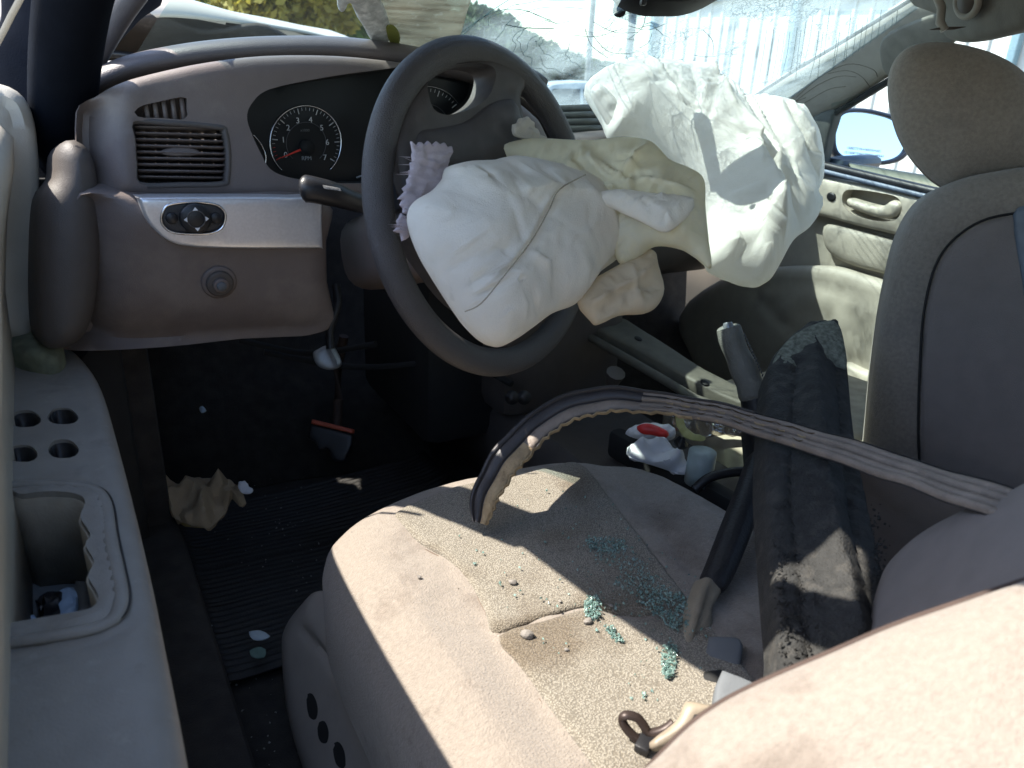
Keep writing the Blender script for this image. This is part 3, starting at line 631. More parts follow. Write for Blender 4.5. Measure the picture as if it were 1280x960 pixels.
# ================================================================ DASHBOARD
dash = thing('dashboard', 'taupe plastic dashboard with round vent, rev counter and silver trim strip', 'dashboard', (-.3, .35, .8))
DP = PL((-.45, .285, .93), (.04, -1, .12))
clo = [(306, 150), (313, 128), (335, 112), (400, 98), (470, 88), (540, 80), (588, 82), (606, 93), (604, 118), (580, 142), (550, 170), (528, 200), (500, 222), (450, 229), (385, 226), (340, 215), (322, 190)]
vent_o = [(164, 153), (200, 153), (272, 159), (281, 166), (285, 190), (284, 222), (277, 230), (230, 231), (174, 230), (168, 205), (166, 175)]
dfo = [(165, 141), (175, 133), (200, 127), (229, 122), (231, 135), (230, 149), (200, 148), (172, 147)]
def bend(px, P):                        # the left end of the dash wraps towards the door
    t = np.clip((175-px[:, 0])/75, 0, 1.6); return -.045*t**2+.012*np.exp(-((px[:, 0]-150)/22)**2)
pillow('dash_face', [(96, 140), (118, 122), (150, 104), (200, 90), (260, 78), (330, 70), (420, 70), (500, 78), (560, 86), (612, 100), (650, 130), (680, 165), (680, 246), (400, 247), (250, 248), (120, 246), (100, 225)], DP, plas, dash, bulge=.012, rim=.02, thick=.02, step=.009, holes=[clo, vent_o, dfo], disp=[bend, groove([[(117, 130), (116, 180), (117, 240)]], -.004, 2.5), groove([[(176, 168), (180, 190), (179, 235)]], .002, 5)], smooth=3, hole_rim=.006)
# round vent
vt = dash
vp = (DP[0]-DP[1]*.012, DP[1]); vb = (DP[0]-DP[1]*.055, DP[1])
pillow('vent_back', [(155, 145), (295, 145), (295, 240), (155, 240)], vb, blackm, dash, bulge=0, rim=.01, thick=.005, step=.03, smooth=0)
fr = [hit(x, y, (DP[0]+DP[1]*.010, DP[1])) for x, y in cr(vent_o, 4)]
sweep('vent_frame', fr, [(-.003, -.02), (.003, -.02), (.003, .003), (0, .005), (-.003, .003)], plasd, dash, up=tuple(DP[1]), closed=True)
for k in range(9):
    y = 160.5+k*7.7; x0, x1 = (166.5+k*.35, 279+min(k, 4)*1.0) if k else (168, 272)
    bow = .010*math.cos((k-4)/4.5*1.3)
    P = [hit(x0+(x1-x0)*t, y+(2.8*t if k < 5 else 2.8*t-1.2*t), vp)+DP[1]*(bow+.004*math.sin(math.pi*t)) for t in np.linspace(0, 1, 9)]
    sweep('vent_slat', P, [(-.009, -.0012), (.009, -.0009), (.0098, 0), (.009, .0009), (-.009, .0012)], plas, dash, up=(.05, .35, .93))
pillow('vent_tab', [(205, 187), (225, 183), (246, 187), (250, 193), (225, 196), (203, 193)], (DP[0]+DP[1]*.006, DP[1]), plas, dash, bulge=.003, rim=.005, thick=.012, step=.003, smooth=3)
for k in range(7):
    a = hit(182+k*14.5, 158, (DP[0]-DP[1]*.03, DP[1])); b = hit(182+k*14.5, 229, (DP[0]-DP[1]*.03, DP[1]))
    sweep('vent_vane', [a, b], [(-.0008, -.01), (.0008, -.01), (.0008, .01), (-.0008, .01)], plasd, dash, up=tuple(DP[1]))
# small side-window vent
pillow('demister_back', [(155, 120), (240, 115), (240, 155), (155, 155)], (DP[0]-DP[1]*.03, DP[1]), blackm, dash, bulge=0, rim=.01, thick=.004, step=.03, smooth=0)
for k in range(5):
    x = 181+k*11.2; yt = 132-k*2.0
    sweep('demister_slat', [hit(x, yt-2, DP)+DP[1]*.004, hit(x+4, 151, DP)+DP[1]*.004], [(-.0022, -.012), (.0022, -.012), (.0022, .002), (-.0022, .002)], plas, dash, up=tuple(DP[1]))
# instrument cluster
gp_ = PL(DP[0]-DP[1]*.055, (.02, -1, .10)); gfr = (gp_[0]+gp_[1]*.003, gp_[1])
clu = pillow('instrument_panel', [(290, 240), (290, 90), (480, 70), (640, 70), (640, 240)], gp_, mat('dial_black', (.006, .008, .010), .35), dash, bulge=0, rim=.01, thick=.01, step=.03, smooth=0)
cs = cr(clo, 4)
bez = [[hit(x, y, DP)+DP[1]*.000 for x, y in cs]+[hit(*cs[0], DP)], None]
bez[1] = [p-DP[1]*.052+(hit(440, 150, gp_)-p)*.0 for p in bez[0]]
sharp(loft('cluster_shroud', bez, blackm, dash, thick=.001), 80)
def gauge(cx, cy, rx, ry, ring=True):
    c = hit(cx, cy, gfr); ex = hit(cx+rx, cy, gfr)-c; ey = hit(cx, cy-ry, gfr)-c; n = gfr[1]
    P = [c+ex*math.cos(a)+ey*math.sin(a) for a in np.linspace(math.radians(-48), math.radians(228), 60)]
    sweep('dial_ring', P, circ(.0011, 6), chrome, dash, up=tuple(n))
    P = [c+ex*.56*math.cos(a)+ey*.56*math.sin(a) for a in np.linspace(math.radians(-48), math.radians(228), 50)]
    sweep('dial_ring', P, circ(.0004, 5), mat('dim_ring', (.10, .10, .11), .5), dash, up=tuple(n))
    for k in range(36):
        a = math.radians(208-k*(208+32)/35); big = (k % 5 == 0); r0 = .80 if big else .87
        d = ex*math.cos(a)+ey*math.sin(a); m_ = emb if k > 3 else ndl
        sweep('dial_tick', [c+d*r0+n*.0008, c+d*.95+n*.0008], circ(.0007 if big else .00035, 4), m_, dash, up=tuple(n))
    return c, ex, ey, n
c, ex, ey, n_ = gauge(383, 179, 43.5, 47)
for s_, x, y in (('0', 357, 194), ('1', 354, 175), ('2', 360, 160), ('3', 372, 151), ('4', 388, 150), ('5', 402, 160), ('6', 409, 178), ('7', 406, 197)):
    text('dial_number', s_, .0105, hit(x, y, gfr)+n_*.0008, ex, ey, emb, dash)
text('dial_text', 'RPM', .0075, hit(383, 198, gfr)+n_*.0008, ex, ey, mat('dial_print_dim', (.3, .3, .3), .6), dash)
text('dial_text', 'x1000', .005, hit(381, 163, gfr)+n_*.0008, ex, ey, mat('dial_print_dimmer', (.12, .12, .12), .6), dash)
sweep('needle', [hit(381, 184.5, gfr)+n_*.004, hit(351, 197, gfr)+n_*.004], [(-.0016, -.0008), (.0016, -.0008), (.0016, .0008), (-.0016, .0008)], ndl, dash, up=tuple(n_), scale=[1, .45])
sweep('needle_hub', [hit(383, 184, gfr), hit(383, 184, gfr)+n_*.006], circ(.010, 18), blackm, dash, up=(1, 0, 0))
gauge(534, 158, 47, 50)
for px_ in ([(316, 168), (326, 180), (332, 195), (331, 207)], [(610, 110), (600, 130), (590, 150)]):
    sweep('dial_ring', cr([hit(x, y, (gp_[0]+gp_[1]*.02, gp_[1])) for x, y in px_], 5, False), circ(.0011, 6), chrome, dash, up=tuple(n_))
tube('trip_stem', [hit(446, 222, gfr), hit(451, 217, gfr)+n_*.02], .0012, emb, dash, 6)
# brow and dash top
bp = cr([dep(x, y, t) for x, y, t in [(100, 128, 1.00), (122, 106, .98), (160, 88, .98), (210, 76, .985), (270, 67, 1.0), (340, 62, 1.02), (420, 62, 1.05), (490, 69, 1.08), (550, 80, 1.11), (600, 93, 1.14), (645, 118, 1.18), (680, 148, 1.22), (705, 178, 1.25), (720, 215, 1.26)]], 6, False)
brow_prof = [(0.028*math.cos(a)*(1.0), .0165*math.sin(a)) for a in np.linspace(0, 2*math.pi, 16, endpoint=False)]
sharp(sweep('dash_brow', bp, brow_prof, vinylb, dash, up=(0, 0, 1)), 60)
top = []
for t in np.linspace(0, 1, 8):
    r_ = []
    for p in bp[::3]:
        q = np.array([p[0], .645, .955]); b_ = p*(1-t)+q*t; b_[2] += .012*math.sin(math.pi*t)-.006*(1-t); r_.append(b_)
    top.append(r_)
loft('dash_top', top, vinylb, dash, thick=.006)
# passenger side of the dash: top, airbag door opening, face
dz = .965
ptop = [[(x, max(y, .33+.18*float(np.clip((x-.05)/.45, 0, 1))), .955+.01*math.sin((y-.3)*7)-.02*(y < .34)) for x in np.linspace(-.20, .66, 16)] for y in (.33, .36, .42, .5, .58, .65)]
loft('dash_top', ptop, plasd, dash, thick=.006)
fr_ = [[(x, y+.18*float(np.clip((x-.05)/.45, 0, 1)), z) for x in np.linspace(-.06, .66, 14)] for y, z in ((.33, .945), (.31, .90), (.33, .80), (.37, .72), (.42, .66), (.52, .60), (.7, .58))]
loft('dash_lower_right', fr_, plasd, dash, thick=.008)
tube('dash_top_trim', cr([dep(x, y, t) for x, y, t in [(645, 112, 1.12), (672, 130, 1.13), (690, 150, 1.14), (700, 172, 1.15)]], 5, False), .006, beigep, dash, 8)
vgx = dep(745, 160, 1.35)
for k in range(5):
    sweep('defroster_rib', [dep(690+k*4, 135+k*8.5, 1.32), dep(765+k*3, 132+k*9, 1.45)], [(-.003, -.008), (.003, -.008), (.003, .004), (-.003, .004)], mat('defroster_grille', (.09, .10, .095), .5), dash, up=(0, 0, 1))
# lower panel with knee bolster, silver strip, switches
LP = PL((-.5, .270, .80), (.04, -.985, -.16))
def lowbend(px, P):
    t = np.clip((170-px[:, 0])/70, 0, 1.5); return -.05*t**2-.03*np.clip((px[:, 1]-360)/70, 0, 1.3)**2
pillow('lower_panel', [(100, 242), (130, 240), (178, 246), (250, 248), (404, 248), (407, 300), (408, 350), (410, 412), (300, 423), (200, 434), (90, 438), (70, 420), (78, 330), (88, 270)], LP, plas, dash, bulge=.018, rim=.03, thick=.03, step=.010, smooth=3, disp=[lowbend, groove([[(140, 245), (160, 300), (165, 380), (160, 430)]], -.002, 12)])
SP = (LP[0]+LP[1]*.040, PL((0, 0, 0), (.03, -1, .02))[1])
swo = [(204, 262), (212, 255), (240, 252), (268, 255), (279, 263), (281, 273), (276, 285), (262, 291), (240, 292), (216, 290), (204, 282), (201, 272)]
pillow('silver_strip', [(172, 248), (176, 247), (290, 246.5), (399, 247), (402, 249), (402, 280), (403, 309), (400, 310), (320, 310.5), (245, 309), (212, 302), (190, 285), (179, 268)], SP, silver, dash, bulge=.003, rim=.006, thick=.03, step=.007, smooth=2, holes=[swo])
swr = [hit(x, y, SP)+SP[1]*.003 for x, y in cr(swo, 4)]
sweep('switch_frame', swr, circ(.0016, 8), chrome, dash, up=tuple(SP[1]), closed=True)
pillow('mirror_switch', swo, SP, mat('switch_charcoal', (.03, .03, .033), .45, bump=.2, bscale=600), dash, bulge=.002, rim=.008, thick=.012, step=.004)
sc_ = hit(243, 272, SP); sweep('switch_knob', [sc_, sc_+SP[1]*.008, sc_+SP[1]*.010], circ(.0175, 26), black, dash, up=(1, 0, 0), scale=[1, 1, .85])
sweep('knob_ring', [sc_+SP[1]*.011+np.array([math.cos(a), 0, math.sin(a)])*.0100 for a in np.linspace(0, 6.283, 30, endpoint=False)], circ(.0007, 6), plasd, dash, up=tuple(SP[1]), closed=True)
for a in (0, 90, 180, 270):
    R3 = lambda r, b: sc_+SP[1]*.0115+(np.array([math.cos(math.radians(a+b)), 0, math.sin(math.radians(a+b))]))*r
    T = [R3(.0140, 0), R3(.0105, 16), R3(.0105, -16)]; V = T+[q+SP[1]*.0006 for q in T]
    mk('switch_arrow', V, [(3, 4, 5), (0, 2, 1), (0, 1, 4, 3), (1, 2, 5, 4), (2, 0, 3, 5)], mat('arrow_white', (.75, .75, .75), .5), dash, False)
for x, y in ((214, 272), (269, 272)):
    q = hit(x, y, SP); sweep('switch_button', [q, q+SP[1]*.005, q+SP[1]*.006], circ(.0068, 16), black, dash, up=(1, 0, 0), scale=[1, 1, .85])
kc = hit(269, 345, LP)+LP[1]*.018
for r, h0, h1, m_ in ((.0215, -.004, .003, plas), (.0165, .003, .008, plasd), (.0095, .008, .013, plas), (.006, .013, .016, graybk)):
    sweep('panel_button', [kc+LP[1]*h0, kc+LP[1]*h1, kc+LP[1]*(h1+.001)], circ(r, 24), m_, dash, up=(1, 0, 0), scale=[1, 1, .88])
# side pad at the door end of the dash, lit on top, its shade deepened by darker plastic
EP = PL((-.735, .26, .85), (.15, -1, .2))
pillow('end_pad', [(66, 222), (70, 190), (84, 175), (100, 178), (113, 192), (121, 225), (124, 300), (120, 370), (104, 420), (70, 436), (48, 420), (44, 330), (48, 250)], EP, plasd, dash, bulge=.035, rim=.05, thick=.06, step=.009)
# under-dash clutter
for k, (x0, y0, x1, y1, d) in enumerate([(300, 425, 470, 430, 1.32), (330, 440, 560, 450, 1.36), (470, 350, 640, 480, 1.3)]):
    tube('wiring_loom', cr([dep(x0, y0, d), dep((x0+x1)/2, (y0+y1)/2+14, d+.05), dep(x1, y1, d)], 5, False), .006, blackm, dash, 6)
box('heater_box', (-.09, .56, .60), (.34, .34, .38), blackm, dash, bev=.03)
box('centre_stack', (-.02, .42, .70), (.26, .22, .44), plasd, dash, bev=.03)
for x in (640, 655): sweep('socket', [dep(x, 497, 1.30), dep(x, 497, 1.27)], circ(.012, 14), black, dash, up=(0, 0, 1))

# ================================================================ STEERING
WC = np.array([-.310, .078, .905]); tl, yw = math.radians(16), math.radians(-22)
WN = np.array([-math.sin(yw)*math.cos(tl), -math.cos(yw)*math.cos(tl), math.sin(tl)]); WU = np.cross([0, 0, 1], WN); WU /= np.linalg.norm(WU); WV = np.cross(WN, WU)
sw = thing('steering_wheel', 'grey leather rimmed steering wheel turned and worn at its lower left', 'steering wheel', WC)
ring_p = [WC+.184*(math.cos(a)*WU+math.sin(a)*WV) for a in np.linspace(0, 2*math.pi, 120, endpoint=False)]
sweep('rim', ring_p, [(.0172*math.cos(a), .0150*math.sin(a)) for a in np.linspace(0, 2*math.pi, 18, endpoint=False)], rimv, sw, up=tuple(WN), closed=True)
HP = (WC-WN*.004, WN)
# hub and spokes: one shell with two openings, laid out in the wheel's plane
shell = [(486, 178), (500, 130), (520, 102), (545, 82), (575, 70), (612, 66), (650, 80), (680, 100), (672, 118), (655, 112), (646, 125), (650, 150), (665, 170), (690, 200), (700, 260), (680, 330), (640, 390), (610, 400), (570, 380), (530, 330), (505, 290), (502, 255), (492, 215)]
h1 = [(524, 112), (538, 92), (560, 84), (590, 83), (607, 92), (603, 116), (590, 132), (570, 142), (545, 147), (528, 138)]
pillow('hub_shell', shell, HP, hubv, sw, bulge=.016, rim=.02, thick=.02, step=.007, holes=[h1], hole_rim=.014, smooth=4, disp=[groove([[(484, 172), (500, 160), (520, 152)], [(607, 112), (630, 118), (646, 122)], [(643, 118), (646, 135), (648, 150)]], -.003, 2.0)])
pillow('horn_pad', [(520, 168), (545, 160), (580, 152), (610, 130), (640, 124), (650, 150), (665, 180), (680, 230), (670, 300), (620, 350), (560, 330), (525, 280), (516, 220)], (WC+WN*.010, WN), hubv, sw, bulge=.012, rim=.03, thick=.02, step=.008, smooth=5)
pillow('spoke_back', [(472, 190), (498, 186), (500, 230), (496, 262), (478, 262), (470, 230)], (WC-WN*.03, WN), plasd, sw, bulge=.004, rim=.008, thick=.02, step=.006, smooth=3)
pillow('spoke_cover', [(490, 182), (505, 180), (512, 200), (510, 258), (480, 260), (486, 230)], (WC-WN*.012, WN), mat('switch_blue_grey', (.06, .07, .09), .4), sw, bulge=.004, rim=.006, thick=.02, step=.006, smooth=3)
VV = []; FF = []; rr = random.Random(44)
for k in range(150):
    t_ = rr.gauss(.5, .28); x, y = 456+t_*32+rr.gauss(0, 4), 335+t_*62+rr.gauss(0, 3)
    p = hit(x, y, (WC+WN*.0162, WN)); q = p-WC; rad = np.linalg.norm(q-WN*(q@WN))
    if abs(rad-.184) > .006: continue
    s = np.array([rr.gauss(0, .0009), rr.gauss(0, .0006), rr.gauss(0, .0014)]); n_2 = np.cross(s, WN); n_2 = n_2/(np.linalg.norm(n_2)+1e-9)*.0005; k0 = len(VV)
    VV += [p-s, p+n_2, p+s, p-n_2, p+WN*.0006]; FF += [(k0, k0+1, k0+4), (k0+1, k0+2, k0+4), (k0+2, k0+3, k0+4), (k0+3, k0, k0+4)]
mk('leather_scuffs', VV, FF, mat('scuffed_leather', (.34, .29, .22), .8), sw, False)['kind'] = 'stuff'
colm = thing('steering_column', 'dark steering column shroud with a turn signal stalk behind the wheel', 'steering column', (-.33, .25, .85))
colp = [WC-WN*.04+np.array([-.0, 0, -.01]), WC-WN*.10+np.array([-.01, .0, -.02]), np.array([-.36, .33, .80])]
sharp(sweep('column_shroud', cr(colp, 5, False), [(.062*math.cos(a)*abs(math.cos(a))**-.35 if abs(math.cos(a)) > .01 else 0, .055*math.sin(a)*(abs(math.sin(a))**-.35 if abs(math.sin(a)) > .01 else 0)) for a in np.linspace(.01, 2*math.pi+.01, 24, endpoint=False)], plas, colm, up=(0, 0, 1)), 40)
st = tube('turn_signal_stalk', cr([dep(378, 236, .93), dep(384, 236, .93), dep(396, 238, .935), (dep(420, 244, .95)), dep(450, 254, .98), dep(500, 262, 1.02)], 4, False), .0165, black, colm, 16, scale=list(np.interp(np.linspace(0, 1, 21), [0, .05, .15, .5, 1], [.45, .8, 1.0, .95, .6])))
for k in range(0): sweep('stalk_band', [dep(398+k*5, 238.3+k*1.4, .937+k*.003), dep(400+k*5, 238.9+k*1.4, .938+k*.003)], circ(.0172, 16), mat('stalk_print', (.05, .05, .05), .35), st, up=(0, 0, 1))
pillow('stalk_print', [(403, 231), (425, 235), (427, 239), (405, 236)], (dep(413, 235, .918), -FW), mat('faded_print', (.08, .08, .08), .6, nscale=900, namp=.8), st, bulge=.0003, rim=.001, thick=.001, step=.004, smooth=0)
# ---------------------------------------------------------------- airbags
def folds(lines, amp, wid, sharpn=1.0):
    L = [cr(l, 6, False) for l in lines]
    def f(px, P):
        d = np.min([segdist(px, l, False) for l in L], axis=0); return amp*np.exp(-(d/wid)**sharpn)
    return f
def crum(amp, freq, seed, n=5):
    return lambda px, P: amp*crumple(px*freq, 1., n, seed)
def soft(amp, freq, off=0): return lambda px, P: amp*fbm(px*freq+off, 3)
ab = thing('airbag', 'deflated white and cream driver airbag hanging out of the steering wheel', 'airbag', hit(680, 280, (WC+WN*.05, WN)))
AP = PL3(dep(560, 230, .80), dep(700, 180, .90), dep(600, 420, .79))
A1 = [(553, 222), (557, 210), (580, 203), (612, 201), (640, 196), (690, 205), (730, 214), (770, 232), (806, 268), (800, 300), (770, 325), (745, 345), (722, 378), (690, 392), (668, 408), (645, 424), (622, 434), (603, 427), (583, 408), (566, 385), (545, 352), (526, 320), (513, 288), (510, 264), (520, 250), (540, 238)]
pillow('airbag_front_panel', A1, AP, bagw, ab, bulge=.050, rim=.075, thick=.03, step=.0032, smooth=6, back='puff', pw=.6, dedge=True,
       disp=[folds([[(572, 402), (590, 365), (620, 325), (640, 290), (655, 262), (690, 240)]], .005, 3, 1.2), folds([[(578, 402), (596, 366), (626, 328), (646, 292), (661, 265)]], -.010, 5, 1.2),
             folds([[(560, 225), (600, 250), (640, 255), (680, 245)], [(690, 250), (740, 262), (806, 268)], [(735, 370), (742, 330), (770, 300), (806, 275)]], .014, 13, 1), folds([[(600, 215), (650, 225), (700, 222), (760, 240)], [(545, 350), (570, 330), (600, 330)]], -.010, 10, 1),
             crum(.004, 1/95, 5, 4), pleats(11, (560, 225, 790, 400), 38, 14, 60, 10, .0080, 23), pleats(34, (520, 210, 800, 420), 45, 40, 26, 4.5, .0040, 4), pleats(5, (590, 225, 700, 260), -5, 12, 45, 8, .004, 6), crum(.0012, 1/16, 9, 5), soft(.004, 1/90, 3)])
tube('airbag_seam', cr([dep(x, y, 1)*0+p for x, y, p in []] or [hit(x, y, AP)+AP[1]*z for x, y, z in [(563, 398, .028), (575, 392, .04), (590, 366, .058), (618, 327, .066), (640, 290, .066), (655, 264, .064), (690, 244, .060)]], 5, False), .0007, seam, ab, 6)
AP2 = PL3(dep(640, 190, .93), dep(880, 230, .87), dep(880, 330, .86))
A2 = [(622, 190), (650, 176), (690, 174), (740, 176), (780, 172), (815, 178), (838, 200), (862, 210), (880, 224), (882, 260), (886, 300), (889, 336), (868, 322), (850, 312), (820, 308), (800, 320), (775, 330), (760, 300), (720, 260), (670, 225)]
pillow('airbag_back_panel', A2, AP2, bagc, ab, bulge=.030, rim=.045, thick=.025, step=.0034, smooth=5, back='puff', pw=.6,
       disp=[folds([[(725, 188), (745, 215), (775, 235), (815, 180)], [(668, 182), (700, 200), (740, 238), (770, 244)], [(775, 242), (820, 240), (866, 250)], [(866, 250), (862, 280), (850, 300), (830, 312)]], .018, 8, 1),
             folds([[(690, 190), (720, 215), (760, 245)], [(775, 250), (810, 268), (860, 262)], [(700, 180), (760, 195), (800, 190)], [(876, 240), (872, 290), (884, 330)]], -.016, 9, 1), crum(.005, 1/60, 15, 5), pleats(18, (640, 180, 880, 320), 25, 35, 38, 7, .0085, 13), pleats(26, (640, 180, 880, 330), -30, 50, 20, 4, .0038, 14), crum(.0012, 1/12, 19, 5)])
pillow('airbag_fold', [(740, 246), (772, 238), (810, 242), (862, 248), (866, 262), (850, 280), (830, 290), (800, 276), (770, 262)], (dep(800, 260, .845), (-FW*.9+UP*.3)/np.linalg.norm(-FW*.9+UP*.3)), bagw, ab, bulge=.014, rim=.02, thick=.01, step=.003, smooth=5, back='puff',
       disp=[lambda px, P: .0010*np.sin(px[:, 0]*1.0+px[:, 1]*.5), pleats(7, (750, 240, 860, 290), 15, 20, 35, 5, .005, 27), crum(.002, 1/35, 25, 5)])
A3 = [(722, 378), (738, 352), (775, 330), (800, 312), (818, 316), (822, 332), (830, 362), (822, 382), (806, 392), (775, 394), (748, 406), (738, 400)]
pillow('airbag_pouch', A3, PL3(dep(730, 380, .87), dep(825, 320, .90), dep(810, 390, .88)), bagt, ab, bulge=.018, rim=.03, thick=.02, step=.0032, smooth=3, back='puff',
       disp=[folds([[(735, 390), (760, 370), (790, 356), (815, 330)], [(780, 330), (788, 360), (800, 390)]], .012, 5, 1), folds([[(748, 396), (775, 372), (822, 362)]], -.012, 6, 1), crum(.003, 1/38, 31, 6), pleats(12, (730, 320, 825, 400), -35, 35, 25, 5, .0045, 33), crum(.001, 1/12, 32, 5)])
# torn lining flaps with frayed edges
def torn(name, pts, pl, m, parent, amp=5, bulge=.004):
    P = resample(cr(pts, 5), 5.0); c_ = P.mean(0); rr = random.Random(len(pts)); Q = []
    for i, p in enumerate(P):
        d = p-c_; d = d/np.linalg.norm(d); Q.append(p+d*(amp*rr.choice((.1, .3, .9, 1.8)) if i % 2 else -amp*.5*rr.random())+np.array([0, -abs(amp)*.4*(i % 2)]))
    return pillow(name, Q, pl, m, parent, bulge=bulge, rim=.008, thick=.0015, step=.0022, smooth=0, disp=[crum(.004, 1/16, 3, 5)])
torn('torn_lining', [(520, 182), (545, 180), (566, 186), (560, 205), (555, 225), (560, 240), (530, 245), (522, 262), (512, 270), (505, 262), (503, 250), (510, 225), (515, 200)], (WC+WN*.035, WN), bagp, ab, 5)
torn('torn_lining', [(498, 272), (508, 272), (512, 290), (508, 300), (498, 288)], (WC+WN*.03, WN), bagp, ab, 3.5)
torn('torn_lining', [(640, 162), (652, 148), (664, 150), (674, 168), (680, 174), (664, 176), (645, 172)], (WC+WN*.035, WN), mat('torn_lining_beige', (.48, .44, .38), .85, bump=.6, bscale=600), ab, 4)
V = []; rr = random.Random(8)
fib = [(516+rr.uniform(-14, 4), 190+rr.uniform(0, 105)) for k in range(30)]+[(496+rr.uniform(-4, 8), 275+rr.uniform(0, 20)) for k in range(14)]
VV = []; FF = []
for x, y in fib:
    a = hit(x+8, y, (WC+WN*.036, WN)); b = hit(x-rr.uniform(2, 9), y+rr.uniform(-6, 2), (WC+WN*(.036+rr.uniform(0, .01)), WN)); s = np.array([0, 0, .0005]); k = len(VV)
    VV += [a-s, a+s, b+s*.4, a+WN*.001]; FF += [(k, k+1, k+2), (k, k+2, k+3), (k+1, k+3, k+2)]
mk('torn_fibres', VV, FF, bagp, ab, False)['kind'] = 'stuff'
# passenger airbag
pb = thing('passenger_airbag', 'large crumpled white passenger airbag draped over the dashboard', 'airbag', (.3, .35, .9))
BPn = PL3(dep(760, 110, 1.33), dep(1010, 180, 1.42), dep(940, 345, 1.18))
B1 = [(731, 108), (742, 98), (772, 84), (800, 86), (835, 92), (868, 108), (900, 116), (935, 133), (955, 140), (985, 137), (1003, 150), (1018, 172), (1025, 198), (1027, 226), (1018, 252), (1026, 262), (1012, 284), (992, 300), (976, 328), (962, 350), (945, 355), (918, 345), (890, 332), (880, 310), (884, 262), (868, 228), (840, 200), (800, 178), (765, 170), (752, 145), (738, 122)]
pillow('airbag_panel', B1, BPn, bagw2, pb, bulge=.060, rim=.09, thick=.05, step=.0042, smooth=4, back='puff', pw=.6,
       disp=[folds([[(862, 130), (900, 185), (925, 235), (945, 300), (950, 350)], [(745, 100), (758, 130), (766, 168)]], .022, 12, 1.3),
             folds([[(915, 255), (918, 300), (912, 345)], [(975, 235), (988, 275), (984, 310)]], -.012, 9, 1.3),
             pleats(15, (840, 110, 1010, 330), 58, 14, 75, 13, .010, 61), pleats(26, (840, 110, 1015, 340), 50, 40, 28, 5, .0048, 62), pleats(12, (740, 95, 880, 190), 40, 30, 45, 9, .007, 63), pleats(22, (740, 95, 880, 200), 20, 50, 20, 4, .003, 64), crum(.0018, 1/16, 49, 5), soft(.006, 1/100, 5)])
pillow('airbag_flap', [(748, 105), (765, 118), (790, 150), (770, 170), (752, 145), (738, 118)], (dep(765, 140, 1.27), -FW), bagw2, pb, bulge=.012, rim=.02, thick=.01, step=.004, smooth=4, back='puff', disp=[crum(.006, 1/30, 51, 5)])
# ================================================================ DRIVER SEAT
ds = thing('driver_seat', 'dusty beige driver seat scattered with green glass, nearest the camera', 'car seat', (-.32, -.25, .28))
w_ = lambda x, y, z=.52: (x, y, z)
CPL = PL((-.3, -.2, .522), (0, .03, 1))
cush = [w_(-.585, -.10), w_(-.572, -.02), w_(-.535, .035), w_(-.46, .072), w_(-.37, .090), w_(-.29, .085), w_(-.20, .072), w_(-.13, .030), w_(-.085, -.04), w_(-.070, -.12), w_(-.065, -.25), w_(-.07, -.42), w_(-.10, -.60), w_(-.35, -.62), w_(-.57, -.60), w_(-.592, -.45), w_(-.590, -.25)]
def wrink(px, P): return .0022*fbm(P[:, :2]*14, 3)+.001*fbm(P[:, :2]*60, 2)
insb = [[(522, 684), (560, 705), (592, 740), (630, 810), (670, 870), (738, 962), (800, 1050)], [(716, 570), (745, 600), (800, 670), (868, 762), (900, 800)]]
pillow('cushion', cush, CPL, velour, ds, bulge=.046, rim=.085, thick=.088, step=.010, px=False, smooth=4, pw=.5,
       disp=[wrink, groove(insb, -.006, 9), lambda px, P: .014*np.exp(-((P[:, 0]+.545)/.035)**2)*np.clip((.0-P[:, 1])/.1, 0, 1), lambda px, P: .010*np.exp(-((P[:, 0]+.10)/.04)**2), groove([[(560, 760), (600, 820), (640, 900), (690, 970)], [(430, 690), (470, 740), (520, 820)]], -.0035, 10)])
IPL = (CPL[0]+CPL[1]*.0425, CPL[1])
cush2 = cr([q[:2] for q in cush], 4)
def follow(px, P):
    t = np.clip(segdist(P[:, :2], cush2)/.085, 0, 1); return .046*((1-(1-t)**2)**.5-1)+.0045
pillow('seat_insert', [(524, 682), (502, 658), (494, 645), (520, 630), (560, 614), (600, 606), (640, 600), (690, 586), (722, 580), (760, 625), (806, 684), (866, 765), (840, 772), (780, 775), (735, 762), (680, 777), (620, 796), (607, 768), (590, 737), (567, 710), (545, 693)], IPL, weavem, ds, bulge=.004, rim=.010, thick=.008, step=.008, smooth=3, dedge=False, disp=[follow, lambda px, P: .0012*fbm(P[:, :2]*20, 2)])
pillow('seat_insert', [(624, 800), (683, 781), (737, 766), (782, 779), (842, 776), (870, 770), (905, 812), (960, 880), (1000, 960), (920, 1100), (820, 1100), (740, 962), (705, 914), (672, 868), (645, 832)], IPL, weavem, ds, bulge=.004, rim=.010, thick=.008, step=.008, smooth=3, dedge=False, disp=[follow, lambda px, P: .0012*fbm(P[:, :2]*20, 2)])
tube('seam_piping', cr([hit(x, y, IPL)+IPL[1]*.001 for x, y in [(622, 798.5), (650, 791), (682, 779), (710, 770), (736, 763)]], 6, False), .0022, mat('white_piping', (.62, .58, .50), .9, bump=.5, bscale=600), ds, 8)
o = tube('seam_piping', cr([hit(x, y, IPL)+IPL[1]*.001 for x, y in insb[0][:-1]], 6, False), .0016, mat('brown_thread', (.16, .12, .09), .9), ds, 6)
